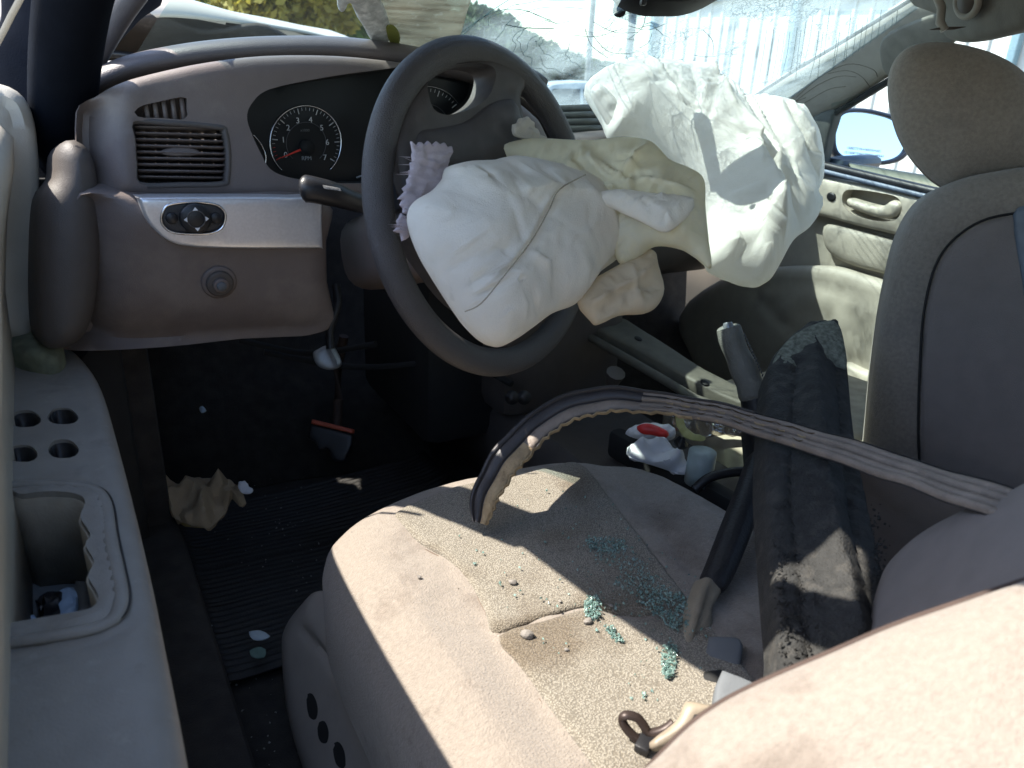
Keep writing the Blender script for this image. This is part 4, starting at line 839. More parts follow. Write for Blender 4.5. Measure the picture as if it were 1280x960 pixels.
# plastic side shield with black plates for its shaded lever openings
SHP = PL3(AX(430, 790, 'z', .43), AX(540, 940, 'z', .43), AX(400, 900, 'z', .34))
hol = [[(383, 870), (391, 866), (398, 882), (396, 900), (386, 896)], [(397, 905), (406, 900), (412, 914), (409, 930), (399, 926)], [(416, 932), (424, 926), (432, 940), (432, 962), (420, 956)]]
pillow('side_shield', [(357, 812), (362, 782), (378, 758), (400, 738), (420, 757), (442, 790), (480, 845), (520, 925), (570, 1010), (420, 1040), (385, 965), (364, 890)], SHP, trimp, ds, bulge=.018, rim=.04, thick=.012, step=.007, smooth=4, disp=[groove([[(395, 790), (430, 830), (465, 880), (500, 950)]], -.006, 4), groove([[(404, 780), (440, 822), (480, 875), (514, 940)]], .004, 6)])
pillow('shield_back', [(374, 862), (410, 868), (446, 930), (450, 975), (410, 975)], (SHP[0]-SHP[1]*.004, SHP[1]), blackm, ds, bulge=0, rim=.01, thick=.01, step=.03, smooth=0)
for h_ in hol: pillow('lever_shade_plate', h_, (SHP[0]+SHP[1]*.0175, SHP[1]), blackm, ds, bulge=.0006, rim=.002, thick=.02, step=.004, smooth=3)  # black plates set on the shield stand in for shade inside the openings
box('seat_frame', (-.33, -.28, .35), (.44, .56, .10), blackm, ds, bev=.02)
for x in (-.53, -.14): box('seat_rail', (x, -.25, .285), (.04, .66, .04), steel, ds, bev=.006)
# backrest: the near padded side, piping and the front face beyond
BKP = PL3(dep(820, 960, .44), dep(1280, 735, .41), dep(1280, 960, .35))
pillow('backrest_side', [(800, 985), (830, 950), (865, 915), (905, 886), (960, 858), (1040, 824), (1120, 790), (1200, 762), (1285, 733), (1380, 705), (1400, 900), (1400, 1080), (1000, 1120), (780, 1100)], BKP, velour, ds, bulge=.028, rim=.05, thick=.10, step=.009, smooth=4, disp=[wrink, groove([[(900, 935), (1000, 893), (1130, 850), (1280, 800)]], -.0015, 8), groove([[(1120, 900), (1180, 930), (1240, 960)]], .002, 12)])
tube('backrest_piping', cr([hit(x, y, (BKP[0]-BKP[1]*.003, BKP[1])) for x, y in [(792, 984), (826, 948), (862, 911), (903, 881), (958, 853), (1040, 818), (1120, 784), (1200, 756), (1290, 726)]], 5, False), .0032, mat('brown_piping', (.06, .038, .03), .8, bump=.5, bscale=900), ds, 8)
BFP = PL3(dep(1110, 760, .66), dep(1230, 645, .62), dep(1280, 760, .50))
pillow('backrest_front', [(1095, 820), (1108, 765), (1122, 730), (1150, 697), (1185, 669), (1230, 645), (1290, 622), (1400, 600), (1400, 900), (1100, 900)], BFP, velourp, ds, bulge=.03, rim=.05, thick=.06, step=.010, smooth=4)
# ================================================================ PASSENGER SEAT
ps = thing('passenger_seat', 'grey beige passenger seat folded far forward, with big rounded headrest', 'car seat', (.36, -.1, .28))
PBP = PL3(AX(1130, 300, 'x', .235), AX(1280, 300, 'x', .44), AX(1140, 580, 'x', .21))
PBP = PL(AX(1150, 400, 'x', .24), (-.80, -.58, .16))
pillow('backrest', [(1076, 640), (1078, 590), (1082, 545), (1090, 470), (1103, 385), (1120, 310), (1140, 266), (1165, 240), (1200, 224), (1240, 215), (1300, 208), (1420, 215), (1420, 700), (1150, 760), (1085, 700)], PBP, velourg, ps, bulge=.035, rim=.055, thick=.15, step=.011, smooth=4, disp=[wrink, groove([[(1150, 610), (1148, 540), (1150, 460), (1155, 390), (1170, 330), (1195, 295), (1235, 272), (1300, 262)]], -.007, 5), groove([[(1210, 262), (1240, 300), (1262, 318)]], .0015, 6)])
pillow('back_panel', [(1155, 700), (1152, 600), (1151, 540), (1153, 460), (1158, 392), (1173, 334), (1198, 299), (1237, 276), (1300, 266), (1420, 262), (1420, 700)], (PBP[0]+PBP[1]*.034, PBP[1]), velourp, ps, bulge=.006, rim=.03, thick=.02, step=.014, smooth=4, disp=[wrink])
tube('panel_seam', cr([hit(x, y, (PBP[0]+PBP[1]*.035, PBP[1])) for x, y in [(1152, 620), (1148, 540), (1150, 460), (1155, 390), (1170, 331), (1196, 296), (1236, 273), (1300, 263)]], 5, False), .0018, blackm, ps, 6)
pillow('seat_trim', [(1268, 268), (1300, 262), (1320, 330), (1290, 420), (1278, 350)], (PBP[0]+PBP[1]*.045, PBP[1]), mat('seat_trim_blue', (.12, .145, .18), .5), ps, bulge=.004, rim=.01, thick=.02, step=.01, smooth=3)
HPL = PL(AX(1190, 150, 'x', .30), (-.78, -.60, .12))
pillow('headrest', [(1186, 238), (1166, 228), (1140, 202), (1121, 170), (1111, 132), (1110, 98), (1120, 72), (1140, 57), (1170, 52), (1205, 56), (1245, 68), (1280, 90), (1310, 130), (1315, 190), (1290, 215), (1235, 222), (1205, 232)], HPL, velourg, ps, bulge=.050, rim=.085, thick=.09, step=.007, smooth=5, back='puff', disp=[wrink, groove([[(1196, 54), (1225, 90), (1252, 130), (1270, 180), (1262, 205), (1230, 222)]], -.004, 4)])
tube('headrest_seam', cr([hit(x, y, (HPL[0]+HPL[1]*.004, HPL[1])) for x, y in [(1184, 237), (1160, 221), (1135, 190), (1119, 155), (1114, 110), (1122, 76), (1142, 60), (1172, 54)]], 5, False), .0022, velour, ps, 6)
for dx in (0, .12): tube('headrest_post', [hit(1215, 215, HPL)+np.array([dx*.3, dx*.5-.03, 0])-HPL[1]*.05, hit(1215, 262, HPL)+np.array([dx*.3, dx*.5-.03, 0])-HPL[1]*.05], .006, chrome, ps, 8, up=(1, 0, 0))
PCP = PL((.3, 0, .50), (0, .05, 1))
pillow('seat_cushion', [(.12, .16, .5), (.17, .235, .5), (.28, .26, .5), (.42, .26, .5), (.54, .22, .5), (.585, .1, .5), (.59, -.2, .5), (.56, -.42, .5), (.35, -.45, .5), (.14, -.42, .5), (.115, -.2, .5)], PCP, mat('cushion_tan', (.40, .35, .26), .9, bump=.5, bscale=1200, spots=[(10, .55, (.28, .24, .18), .5)]), ps, bulge=.035, rim=.06, thick=.14, step=.014, px=False, smooth=4, disp=[wrink, groove([[(898, 545), (905, 570), (908, 600)]], -.004, 3)])
pillow('cushion_side', [(1060, 575), (1130, 590), (1290, 640), (1290, 760), (1100, 760), (1062, 690)], PL(AX(1100, 640, 'x', .10), (-.8, -.5, .3)), velourp, ps, bulge=.02, rim=.03, thick=.08, step=.012, smooth=2, disp=[groove([[(1085, 618), (1130, 650), (1180, 690)]], -.008, 4)])
# ================================================================ DRIVER DOOR
dd = thing('driver_door', 'grey driver door armrest with four empty switch holes and a pull pocket', 'car door', (-.85, 0, .4))
ARP = PL((-.8, 0, .70), (.0, -.02, 1))
pock = [(0, 640), (30, 636), (62, 633), (90, 634), (106, 639), (110, 648), (104, 664), (112, 678), (117, 688), (110, 698), (118, 712), (121, 722), (114, 738), (121, 752), (127, 765), (121, 778), (100, 784), (60, 790), (20, 797), (0, 800)]
sws = [[(cx-17, cy-3), (cx-10, cy-10), (cx+8, cy-11), (cx+18, cy-3), (cx+19, cy+4), (cx+10, cy+10), (cx-10, cy+10), (cx-18, cy+4)] for cx, cy in ((35, 539), (81, 535), (31, 583), (82, 577))]
pillow('armrest', [(-60, 425), (10, 427), (60, 431), (92, 443), (116, 468), (131, 500), (144, 545), (160, 605), (176, 670), (193, 745), (208, 820), (224, 900), (240, 990), (252, 1080), (-60, 1080)], ARP, armp, dd, bulge=.014, rim=.022, thick=.09, step=.0075, smooth=3, holes=[pock]+sws, hole_rim=.004, disp=[groove([[(0, 627), (60, 623), (118, 627), (136, 645), (146, 690), (156, 750), (152, 785), (130, 803), (60, 818), (0, 826)]], -.0022, 2.5), groove([[(0, 612), (70, 610), (128, 616), (148, 645), (160, 700), (170, 760), (165, 795), (135, 816), (60, 834), (0, 842)]], -.0035, 8), groove([[(0, 632), (60, 628), (112, 631), (128, 650), (136, 690), (143, 750), (138, 780), (120, 793), (60, 806), (0, 812)]], .0035, 5), groove([[(20, 476), (70, 478), (100, 500), (112, 560), (120, 600)]], -.003, 9), lambda px, P: .001*fbm(P[:, :2]*25, 2)])
pbo = (ARP[0]-ARP[1]*.085, ARP[1])
pillow('pocket_floor', [(-60, 480), (110, 500), (150, 620), (175, 700), (190, 830), (190, 900), (-60, 900)], pbo, mat('pocket_grey', (.20, .215, .225), .6, bump=.2, bscale=300), dd, bulge=.002, rim=.02, thick=.01, step=.02, smooth=2)
wl = [hit(x, y, ARP) for x, y in cr(pock, 3)]
sharp(loft('pocket_wall', [[p+ARP[1]*.010 for p in wl], [p-ARP[1]*.02 for p in wl], [p-ARP[1]*.082 for p in wl]], mat('pocket_wall_beige', (.33, .29, .23), .65, bump=.2, bscale=400, spots=[(20, .58, (.2, .17, .13), .5)]), dd, thick=.002), 70)
for k, s_ in enumerate(sws):
    q = [hit(x, y, ARP) for x, y in cr(s_, 3)]; q.append(q[0])
    wl_ = loft('switch_hole', [[p+ARP[1]*.011 for p in q], [p-ARP[1]*.05 for p in q]], black, dd, thick=.0015)  # walls and floor coloured black to put the shade into the holes
    c_ = np.mean(q[:-1], axis=0); Pq = [p*.98+c_*.02-ARP[1]*.03 for p in q[:-1]]
    mk('hole_floor', Pq+[c_-ARP[1]*.03], [(i, (i+1) % len(Pq), len(Pq)) for i in range(len(Pq))], black, wl_, False)
# inner skin, upper sill trim and outer skin of the door
loft('inner_skin', [[(-.795+.02*math.sin(y*3), y, z) for y in np.linspace(.42, -.62, 10)] for z in (.62, .50, .34, .28)], armp, dd, thick=.01)
prf = [(-.905, .45), (-.905, .955), (-.885, .985), (-.85, .992), (-.815, .985), (-.803, .968), (-.806, .94), (-.822, .88), (-.836, .80), (-.842, .70), (-.842, .62)]
loft('upper_trim', [[(x+.004*math.sin(y*7+z*5)*(z > .7), y, z) for x, z in prf] for y in np.linspace(-.72, .40, 24)], beigep, dd, thick=.004)
sweep('belt_seal', [(-.846, y, .996) for y in (-.72, -.2, .40)], [(-.02, -.01), (.02, -.01), (.012, .006), (-.012, .006)], blackm, dd)
pillow('trim_front', [(-60, 108), (-20, 104), (4, 106), (24, 116), (37, 134), (45, 165), (49, 220), (48, 290), (46, 345), (45, 414), (34, 424), (0, 432), (-60, 432)], PL((-.8, .33, .85), (.15, -1, .1)), beigep, dd, bulge=.03, rim=.035, thick=.06, step=.009, smooth=3, disp=[groove([[(0, 130), (18, 165), (26, 220), (22, 300), (28, 380)]], -.010, 7), groove([[(18, 330), (26, 380), (20, 430)]], .006, 8)])
pillow('trim_cap', [(10, 420), (44, 414), (70, 424), (80, 440), (60, 450), (12, 440)], (ARP[0]+ARP[1]*.03, ARP[1]), mat('mossy_trim', (.16, .17, .11), .8, nscale=60, namp=.3), dd, bulge=.01, rim=.02, thick=.03, step=.01, smooth=3)
rimp = cr([hit(x, y, ARP)+ARP[1]*.0145 for x, y in [(-10, 625), (40, 622), (85, 622), (118, 628), (134, 646), (141, 690), (149, 730), (155, 765), (148, 790), (125, 804), (70, 815), (20, 822), (-10, 826)]], 5, False)
sweep('pocket_rim', rimp, [(-.0055, -.002), (.0055, -.002), (.005, .0006), (.0025, .0017), (0, .0020), (-.0025, .0017), (-.005, .0006)], armp, dd, up=(0, 0, 1))
sweep('pocket_seam', rimp-np.array([-.0062, 0, .0005]), circ(.0008, 6), black, dd, up=(0, 0, 1))
# things lying in the pocket
def scrap(name, lab, cat, pts, pl, m, am=.006, fr=1/18, seed=2, th=.0012, bulge=.002, grp=None, step=.004, smooth=2, rim=.01):
    o = pillow(name, pts, pl, m, None, bulge=bulge, rim=rim, thick=th, step=step, smooth=smooth, disp=[crum(am, fr, seed, 5)], dedge=False); tag(o, lab, cat, grp); return o
pf = (ARP[0]-ARP[1]*.068, ARP[1])
scrap('plastic_scrap', 'pale blue plastic scrap standing at the right of the door pocket', 'scrap', [(70, 742), (92, 733), (98, 758), (88, 776), (72, 784), (76, 765)], pf, bluep)
scrap('plastic_scrap', 'pale blue plastic scrap at the lower left of the door pocket', 'scrap', [(26, 776), (42, 768), (48, 786), (30, 792)], pf, bluep, seed=4)
scrap('black_scrap', 'black crumpled scrap between the two pale blue pieces in the door pocket', 'scrap', [(44, 752), (58, 738), (78, 742), (74, 770), (64, 790), (46, 788), (50, 770)], pf, black, am=.012, seed=5)
# ================================================================ PASSENGER DOOR
pd = thing('passenger_door', 'cream passenger door panel with pull handle, beyond the passenger airbag', 'car door', (.72, 0, .4))
X0 = .70
def XP(x): return PL((x, 0, 0), (-1, 0, 0))
def yz(l, x=X0): return [(x, a, b) for a, b in l]
pillow('door_panel', yz([(.60, .30), (.60, .62), (.58, .86), (.55, .872), (.2, .868), (-.6, .885), (-.62, .30)]), XP(.715), beiged, pd, bulge=.004, rim=.02, thick=.03, step=.03, px=False, smooth=0)
hole_h = [(1057, 243), (1064, 237), (1085, 238), (1110, 242), (1124, 246), (1130, 254), (1129, 268), (1120, 275), (1100, 276), (1078, 271), (1063, 262), (1057, 254)]
upl = XP(.690)
pillow('upper_panel', [(1000, 214), (1026, 221), (1060, 227), (1100, 234), (1140, 243), (1175, 250), (1300, 280), (1300, 340), (1180, 312), (1123, 294), (1080, 284), (1028, 270), (1000, 262)], upl, beigep, pd, bulge=.010, rim=.02, thick=.02, step=.009, holes=[hole_h], smooth=2, hole_rim=.008, disp=[groove([[(1052, 232), (1050, 255), (1060, 272), (1090, 282), (1120, 287), (1134, 280), (1140, 262), (1139, 250)]], -.002, 2.5)])
pillow('handle_recess', [(1050, 232), (1136, 238), (1136, 282), (1050, 275)], XP(.712), beiged, pd, bulge=0, rim=.01, thick=.004, step=.02, smooth=0)
pillow('door_handle', [(1060, 250), (1065, 247.5), (1080, 252), (1100, 257), (1108, 256), (1114, 251.5), (1121, 250.5), (1129, 255), (1128, 264), (1120, 272), (1105, 273), (1088, 269), (1072, 263), (1062, 257)], XP(.684), mat('handle_cream', (.60, .55, .44), .4, bump=.05, bscale=400, spots=[(20, .6, (.42, .38, .3), .4)]), pd, bulge=.012, rim=.014, thick=.010, step=.004, smooth=4)
pillow('lock_switch', [(1034, 243), (1038, 240), (1044, 243), (1044, 249), (1040, 252), (1034, 249)], XP(.680), black, pd, bulge=.003, rim=.005, thick=.01, step=.003, smooth=3)
pillow('padded_insert', [(1030, 283), (1045, 281), (1080, 290), (1122, 302), (1180, 318), (1180, 372), (1115, 345), (1070, 333), (1042, 320), (1031, 305)], XP(.695), beiged, pd, bulge=.010, rim=.025, thick=.02, step=.011, smooth=3, disp=[lambda px, P: .002*fbm(px/25, 2)])
pillow('lower_panel', [(850, 395), (900, 350), (960, 335), (1035, 333), (1075, 343), (1120, 357), (1180, 375), (1180, 700), (1060, 640), (960, 560), (870, 470)], XP(.685), beiged, pd, bulge=.014, rim=.04, thick=.02, step=.014, smooth=3, disp=[groove([[(930, 365), (980, 355), (1040, 358), (1110, 380)], [(1040, 400), (1030, 450), (1060, 520)], [(950, 370), (1000, 420), (1050, 470)]], -.006, 7), crum(.004, 1/40, 61, 4)])
pillow('map_pocket', [(1050, 455), (1068, 458), (1090, 466), (1120, 462), (1130, 520), (1120, 560), (1060, 540), (1046, 500)], XP(.660), beigep, pd, bulge=.012, rim=.02, thick=.02, step=.01, smooth=2)
sweep('window_seal', [(X0-.004, .60, .901), (X0-.004, .43, .893), (X0-.004, .16, .879), (X0-.004, -.6, .865)], [(-.010, -.008), (.010, -.008), (.011, .004), (.003, .008), (-.007, .007)], black, pd, up=(0, 0, 1))
sweep('sill_strip', [(X0-.018, .60, .891), (X0-.018, .43, .882), (X0-.018, .16, .868), (X0-.018, -.6, .854)], [(-.004, -.004), (.004, -.004), (.004, .005), (-.004, .005)], mat('sill_strip_blue', (.16, .20, .27), .35), pd, up=(0, 0, 1))
pillow('sail_panel', [(1003, 158), (1020, 144), (1044, 132), (1047, 136), (1038, 165), (1030, 200), (1026, 215), (990, 210), (985, 185)], XP(.700), mat('sail_dark', (.05, .055, .05), .6, bump=.2, bscale=500), pd, bulge=.006, rim=.012, thick=.02, step=.01, smooth=2)
loft('outer_skin', [[(x, y, z) for y in np.linspace(.62, -.62, 6)] for x, z in ((.745, .90), (.80, .82), (.81, .6), (.79, .3))], paint, pd, thick=.004)
loft('window_glass', [[(x, y, z) for y in (.42, .1, -.2, -.6)] for x, z in ((.715, .89), (.69, 1.0), (.645, 1.12), (.61, 1.19))][:], clear, pd)
# side mirror
sm = thing('side_mirror', 'dark door mirror with warning print, outside the passenger window', 'mirror', (.86, .36, .95))
mp0 = AX(1085, 172, 'x', .90)
MP = PL(mp0, (-.45, -.88, .15))
gl = [(1044, 160), (1049, 147), (1060, 141), (1080, 140.5), (1100, 144), (1118, 150), (1132, 162), (1134, 180), (1126, 194), (1108, 200.5), (1085, 201), (1064, 198), (1050, 193), (1044, 182)]
c_ = np.mean(gl, axis=0)
outm = [tuple(c_+(np.array(p)-c_)*(1.11, 1.17)) for p in gl]
pillow('mirror_housing', outm, MP, mat('mirror_shell', (.022, .028, .045), .35, bump=.05, bscale=300), sm, bulge=.008, rim=.02, thick=.10, step=.008, smooth=4, back='puff', holes=[gl], hole_rim=.004)
mg = mat('mirror_glass', (.85, .9, .93), .02, metal=1, namp=0)
pillow('mirror_glass', [tuple(c_+(np.array(p)-c_)*1.02) for p in gl], (MP[0]-MP[1]*.003, MP[1]), mg, sm, bulge=0, rim=.01, thick=.003, step=.02, smooth=3)
tm = mat('mirror_print', (.45, .47, .5), .5)
mx = hit(1100, 180, MP)-hit(1060, 175.5, MP); my = hit(1080, 165, MP)-hit(1080, 180, MP)
text('mirror_text', 'OBJECTS IN MIRROR ARE', .0072, hit(1081, 187, MP)+MP[1]*.001, mx, my, tm, sm, .0001)
text('mirror_text', 'CLOSER THAN THEY APPEAR', .0072, hit(1081, 193, MP)+MP[1]*.001, mx, my, tm, sm, .0001)
box('mirror_arm', (.80, .42, .895), (.16, .05, .03), mat('mirror_shell', 0), sm, rot=(0, 0, .1), bev=.015)
# rear view mirror foot
rv = thing('rear_view_mirror', 'black rear view mirror hanging at the top edge of the windshield', 'mirror', dep(800, -20, 1.15))
tube('mirror_stalk', [dep(783, -30, 1.2), dep(781, -8, 1.18), dep(776, 6, 1.16), dep(774, 14, 1.15)], .010, black, rv, 12)
pillow('mirror_body', [(768, -60), (770, -16), (800, 1), (830, 3), (862, 1), (900, -16), (960, -60)], PL(dep(850, -10, 1.10), -FW+UP*.2), black, rv, bulge=.01, rim=.015, thick=.03, step=.008, smooth=3)
box('mirror_button', dep(804, 3, 1.09), (.010, .006, .008), black, rv, bev=.002)
# ================================================================ BETWEEN THE SEATS
hb = thing('handbrake', 'worn grey handbrake lever with silver button, standing upright beside the charred beam', 'handbrake', AX(950, 545, 'z', .5))
tube('brake_grip', cr([dep(x, y, t) for x, y, t in [(910.5, 409, 1.08), (911.5, 413, 1.08), (916, 430, 1.075), (924, 448, 1.07), (932, 468, 1.065), (939, 486, 1.06), (943, 497, 1.06)]], 4, False), .0185, mat('grip_grey', (.16, .16, .145), .55, bump=.6, bscale=500, spots=[(40, .58, (.3, .3, .27), .5)]), hb, 16, scale=list(np.interp(np.linspace(0, 1, 25), [0, .06, .3, .45, .6, .75, .9, 1], [.7, .9, .95, .88, 1.02, .95, 1.1, 1.0])))
tube('brake_button', [dep(909.5, 403, 1.08), dep(910, 406, 1.08), dep(911, 411, 1.08)], .0072, steel, hb, 12, scale=[.8, 1, 1])
tube('brake_lever', [dep(942, 492, 1.065), dep(950, 520, 1.06), dep(962, 560, 1.05), dep(985, 600, 1.03)], .014, blackm, hb, 12)
tube('brake_boot', [dep(938, 484, 1.062), dep(946, 505, 1.06), dep(955, 535, 1.05), dep(970, 575, 1.04)], .021, black, hb, 14, scale=[.8, 1.0, 1.5, 2.1])
for k in range(16):
    x, y = 930+k*1.65, 420+k*3.6; p = dep(x, y, 1.058)
    sweep('stitch', [p, p+np.array([0, 0, .0035])], circ(.0011, 5), graybk, hb, up=(1, 0, 0))
bm_ = thing('charred_beam', 'black crumbling charred foam beam leaning between the two front seats', 'debris', dep(1040, 820, .86))
def bgrit(px, P): return .0030*fbm(P*110, 3)*np.clip(.6+vnoise(P*14), .1, 1)
def deepn(px, P):
    q = fbm(P*np.array([25, 25, 25]), 3); return -.008*np.clip(q-.62, 0, 1)
ridge = groove([[(1008, 430), (1012, 500), (1020, 600), (1035, 700), (1060, 810)]], .020, 26)
rid2 = groove([[(990, 470), (985, 560), (985, 640), (995, 740), (1010, 840)]], -.006, 4)
rid3 = groove([[(1040, 470), (1046, 560), (1052, 640), (1066, 720), (1085, 800)]], -.005, 4)
pillow('beam_shaft', [(957, 486), (963, 452), (988, 424), (1018, 412), (1046, 410), (1057, 455), (1067, 555), (1090, 670), (1116, 790), (1132, 862), (984, 900), (972, 800), (962, 700), (954, 600), (955, 520)], BM, char, bm_, bulge=.010, rim=.012, thick=.03, step=.0055, smooth=3, disp=[bgrit, ridge, rid2, rid3])
pillow('beam_end', [(960, 474), (968, 448), (985, 425), (1008, 410), (1034, 402), (1048, 408), (1055, 430), (1058, 462), (1040, 455), (1022, 462), (1008, 485), (985, 478), (968, 484)], PL3(dep(962, 474, .93), dep(1034, 403, 1.0), dep(1057, 460, .95)), mat('foam_sunlit_end', (.17, .18, .145), .95, bump=1, bscale=300, nscale=200, namp=.4, detail=8, spots=[(50, .55, (.03, .03, .028), .7)]), bm_, bulge=.008, rim=.015, thick=.04, step=.005, smooth=3, disp=[bgrit])  # end cap coloured lighter to stand in for sunlight on the beam top
rr = random.Random(12); cv = []; cf = []
def rock(c, r, rr_, nv=7):
    import itertools
    base = []; k0 = len(cv)
    for a in ((1, 0, 0), (-1, 0, 0), (0, 1, 0), (0, -1, 0), (0, 0, 1), (0, 0, -1)): base.append(np.array(c)+np.array(a)*r*rr_.uniform(.5, 1.2)+np.array([rr_.uniform(-.3, .3) for _ in range(3)])*r)
    cv.extend(base); cf.extend([(k0+i, k0+j, k0+k) for i, j, k in ((0, 2, 4), (2, 1, 4), (1, 3, 4), (3, 0, 4), (2, 0, 5), (1, 2, 5), (3, 1, 5), (0, 3, 5))])
for k in range(900):
    x = rr.uniform(968, 1108); y = rr.uniform(690, 850)
    if rr.random() < .25: x = rr.choice([rr.gauss(972, 4), rr.gauss(1088, 6)]); y = rr.uniform(640, 800)
    p = hit(x, y, BM); rock(p+BM[1]*rr.uniform(.008, .013), rr.uniform(.0008, .0024), rr)
mk('foam_crumbs', cv, cf, char, bm_, False)['kind'] = 'stuff'
# dark strip and belt buckles at the inner side of the driver cushion
bs = thing('belt_stalk', 'black and tan trim strip standing beside the belt buckles on the driver seat', 'trim strip', dep(860, 860, .72))
pillow('strip_upper', [(952, 560), (962, 585), (950, 635), (930, 690), (912, 730), (899, 742), (880, 728), (893, 690), (910, 645), (928, 600), (940, 568)], PL3(dep(950, 570, .95), dep(880, 728, .80), dep(900, 740, .80)), mat('strip_leather', (.014, .013, .015), .55, bump=.5, bscale=300), bs, bulge=.012, rim=.02, thick=.012, step=.005, smooth=3)
SL = PL3(dep(888, 728, .80), dep(850, 870, .70), dep(900, 760, .79))
pillow('strip_lower', [(880, 722), (890, 726), (900, 738), (894, 752), (888, 762), (888, 785), (884, 810), (876, 845), (866, 876), (850, 874), (838, 860), (846, 830), (856, 795), (866, 760), (873, 738)], SL, mat('strip_tan', (.24, .20, .145), .7, bump=.4, bscale=400, spots=[(50, .6, (.1, .08, .06), .6)]), bs, bulge=.006, rim=.008, thick=.012, step=.004, smooth=3, disp=[groove([[(884, 740), (868, 790), (852, 868)]], -.004, 2.5)])
bk = thing('belt_buckle', 'pair of grey seat belt buckles lying at the back corner of the driver cushion', 'seat belt buckle', dep(905, 840, .74))
pillow('buckle_body', [(886, 796), (924, 797), (929, 808), (924, 840), (912, 836), (881, 822)], PL(dep(905, 815, .72), (-.3, -.2, .9)), graybk, bk, bulge=.004, rim=.006, thick=.03, step=.005, smooth=0)
pillow('buckle_body', [(903, 838), (930, 848), (951, 858), (950, 874), (900, 900), (891, 882), (894, 858)], PL(dep(915, 865, .64), (-.35, -.3, .85)), graybk, bk, bulge=.004, rim=.006, thick=.03, step=.005, smooth=0)
pillow('buckle_base', [(838, 796), (848, 784), (860, 778), (870, 790), (862, 812), (848, 814)], PL(dep(852, 797, .75), (-.3, -.2, .9)), graybk, bk, bulge=.003, rim=.005, thick=.015, step=.005, smooth=2)
pillow('buckle_well', [(880, 840), (905, 836), (900, 880), (880, 905), (866, 880)], PL(dep(890, 865, .68), (-.3, -.2, .9)), blackm, bk, bulge=.003, rim=.005, thick=.03, step=.006, smooth=0)
tube('buckle_strap', [dep(918, 835, .76), dep(928, 838, .755), dep(936, 826, .80), dep(950, 815, .82)], .006, graybk, bk, 8)
tg = thing('belt_tongue', 'beige seat belt bracket with a dark metal loop on the rear of the driver cushion', 'seat belt bracket', dep(845, 915, .61))
pillow('tongue_cover', [(857, 877), (880, 880), (903, 886), (899, 898), (878, 898), (868, 912), (850, 926), (820, 938), (811, 929), (832, 912), (848, 898)], PL(dep(850, 905, .612), (-.4, -.35, .85)), mat('bracket_beige', (.26, .215, .16), .5), tg, bulge=.006, rim=.008, thick=.012, step=.004, smooth=2)
pillow('tongue_recess', [(868, 893), (882, 896), (872, 908), (862, 910)], PL(dep(870, 901, .604), (-.4, -.35, .85)), blackm, tg, bulge=.001, rim=.004, thick=.003, step=.004, smooth=2)
lp = cr([dep(x, y, .617) for x, y in [(812, 932), (798, 925), (784, 912), (778, 900), (783, 894), (796, 897), (804, 906), (812, 916), (830, 912), (842, 903)]], 5, False)
sweep('metal_loop', lp, [(-.0035, -.0012), (.0035, -.0012), (.0035, .0012), (-.0035, .0012)], mat('dark_brown_metal', (.05, .035, .03), .45, metal=.4), tg, up=(-.3, -.3, .9))
box('tongue_tip', dep(806, 930, .612), (.018, .012, .008), black, tg, rot=(0, 0, .5), bev=.002)
# ---------------------------------------------------------------- torn weatherstrip
ws = thing('weatherstrip', 'torn ribbed door weatherstrip arching over the driver seat towards the right', 'rubber strip', dep(600, 655, .90))
wpx = [(600, 655, .885), (604, 628, .89), (618, 598, .90), (640, 566, .91), (672, 534, .92), (712, 510, .925), (758, 500, .92), (810, 503, .90), (862, 510, .87), (920, 523, .83), (985, 543, .78), (1050, 562, .72), (1120, 586, .66), (1190, 609, .60), (1262, 632, .55), (1300, 645, .53)]
Pth = cr([dep(*q) for q in wpx], 7, False); nP = len(Pth)
Pth = Pth+.0009*np.stack([np.sin(np.arange(nP)*.55), np.cos(np.arange(nP)*.41), np.sin(np.arange(nP)*.73+1)], 1)*np.linspace(1, .3, nP)[:, None]
def profw(i):
    t = i/(nP-1); return np.interp(t, [0, .06, .2, .4, .5, .6, .8, 1], [.008, .014, .019, .016, .012, .012, .0150, .0155])
def ribbon(name, offs, prof, m, s0=0, s1=1, sc=None, wob=0):
    i0, i1 = int(s0*(nP-1)), int(s1*(nP-1))+1; P = Pth[i0:i1]; V = []
    dirs = []
    for i in range(len(P)):
        T = P[min(i+1, len(P)-1)]-P[max(i-1, 0)]; T /= np.linalg.norm(T); tw = np.interp((i+i0)/(nP-1), [0, .25, .5, 1], [.1, .3, .15, 0])
        nrm = -FW+UP*.25; nrm = nrm-T*(nrm@T); nrm /= np.linalg.norm(nrm); X = np.cross(T, nrm); X = X*math.cos(tw)+nrm*math.sin(tw); nn_ = np.cross(X, T)
        s = profw(i+i0)
        for a, b in prof: V.append(P[i]+X*s*(a+offs)+nn_*b*.01+ (X*wob*math.sin(i*2.3)*s if wob else 0))
    K = len(prof); F_ = [(i*K+k, i*K+(k+1) % K, (i+1)*K+(k+1) % K, (i+1)*K+k) for i in range(len(P)-1) for k in range(K)]
    F_ += [tuple(range(K))[::-1], tuple((len(P)-1)*K+k for k in range(K))]
    return sharp(mk(name, V, F_, m, ws), 45)
def half(w_, h, c=0, n=6): return [(c+w_*math.cos(a), h*math.sin(a)) for a in np.linspace(math.pi, 0, n)]+[(c+w_, -.12), (c-w_, -.12)]
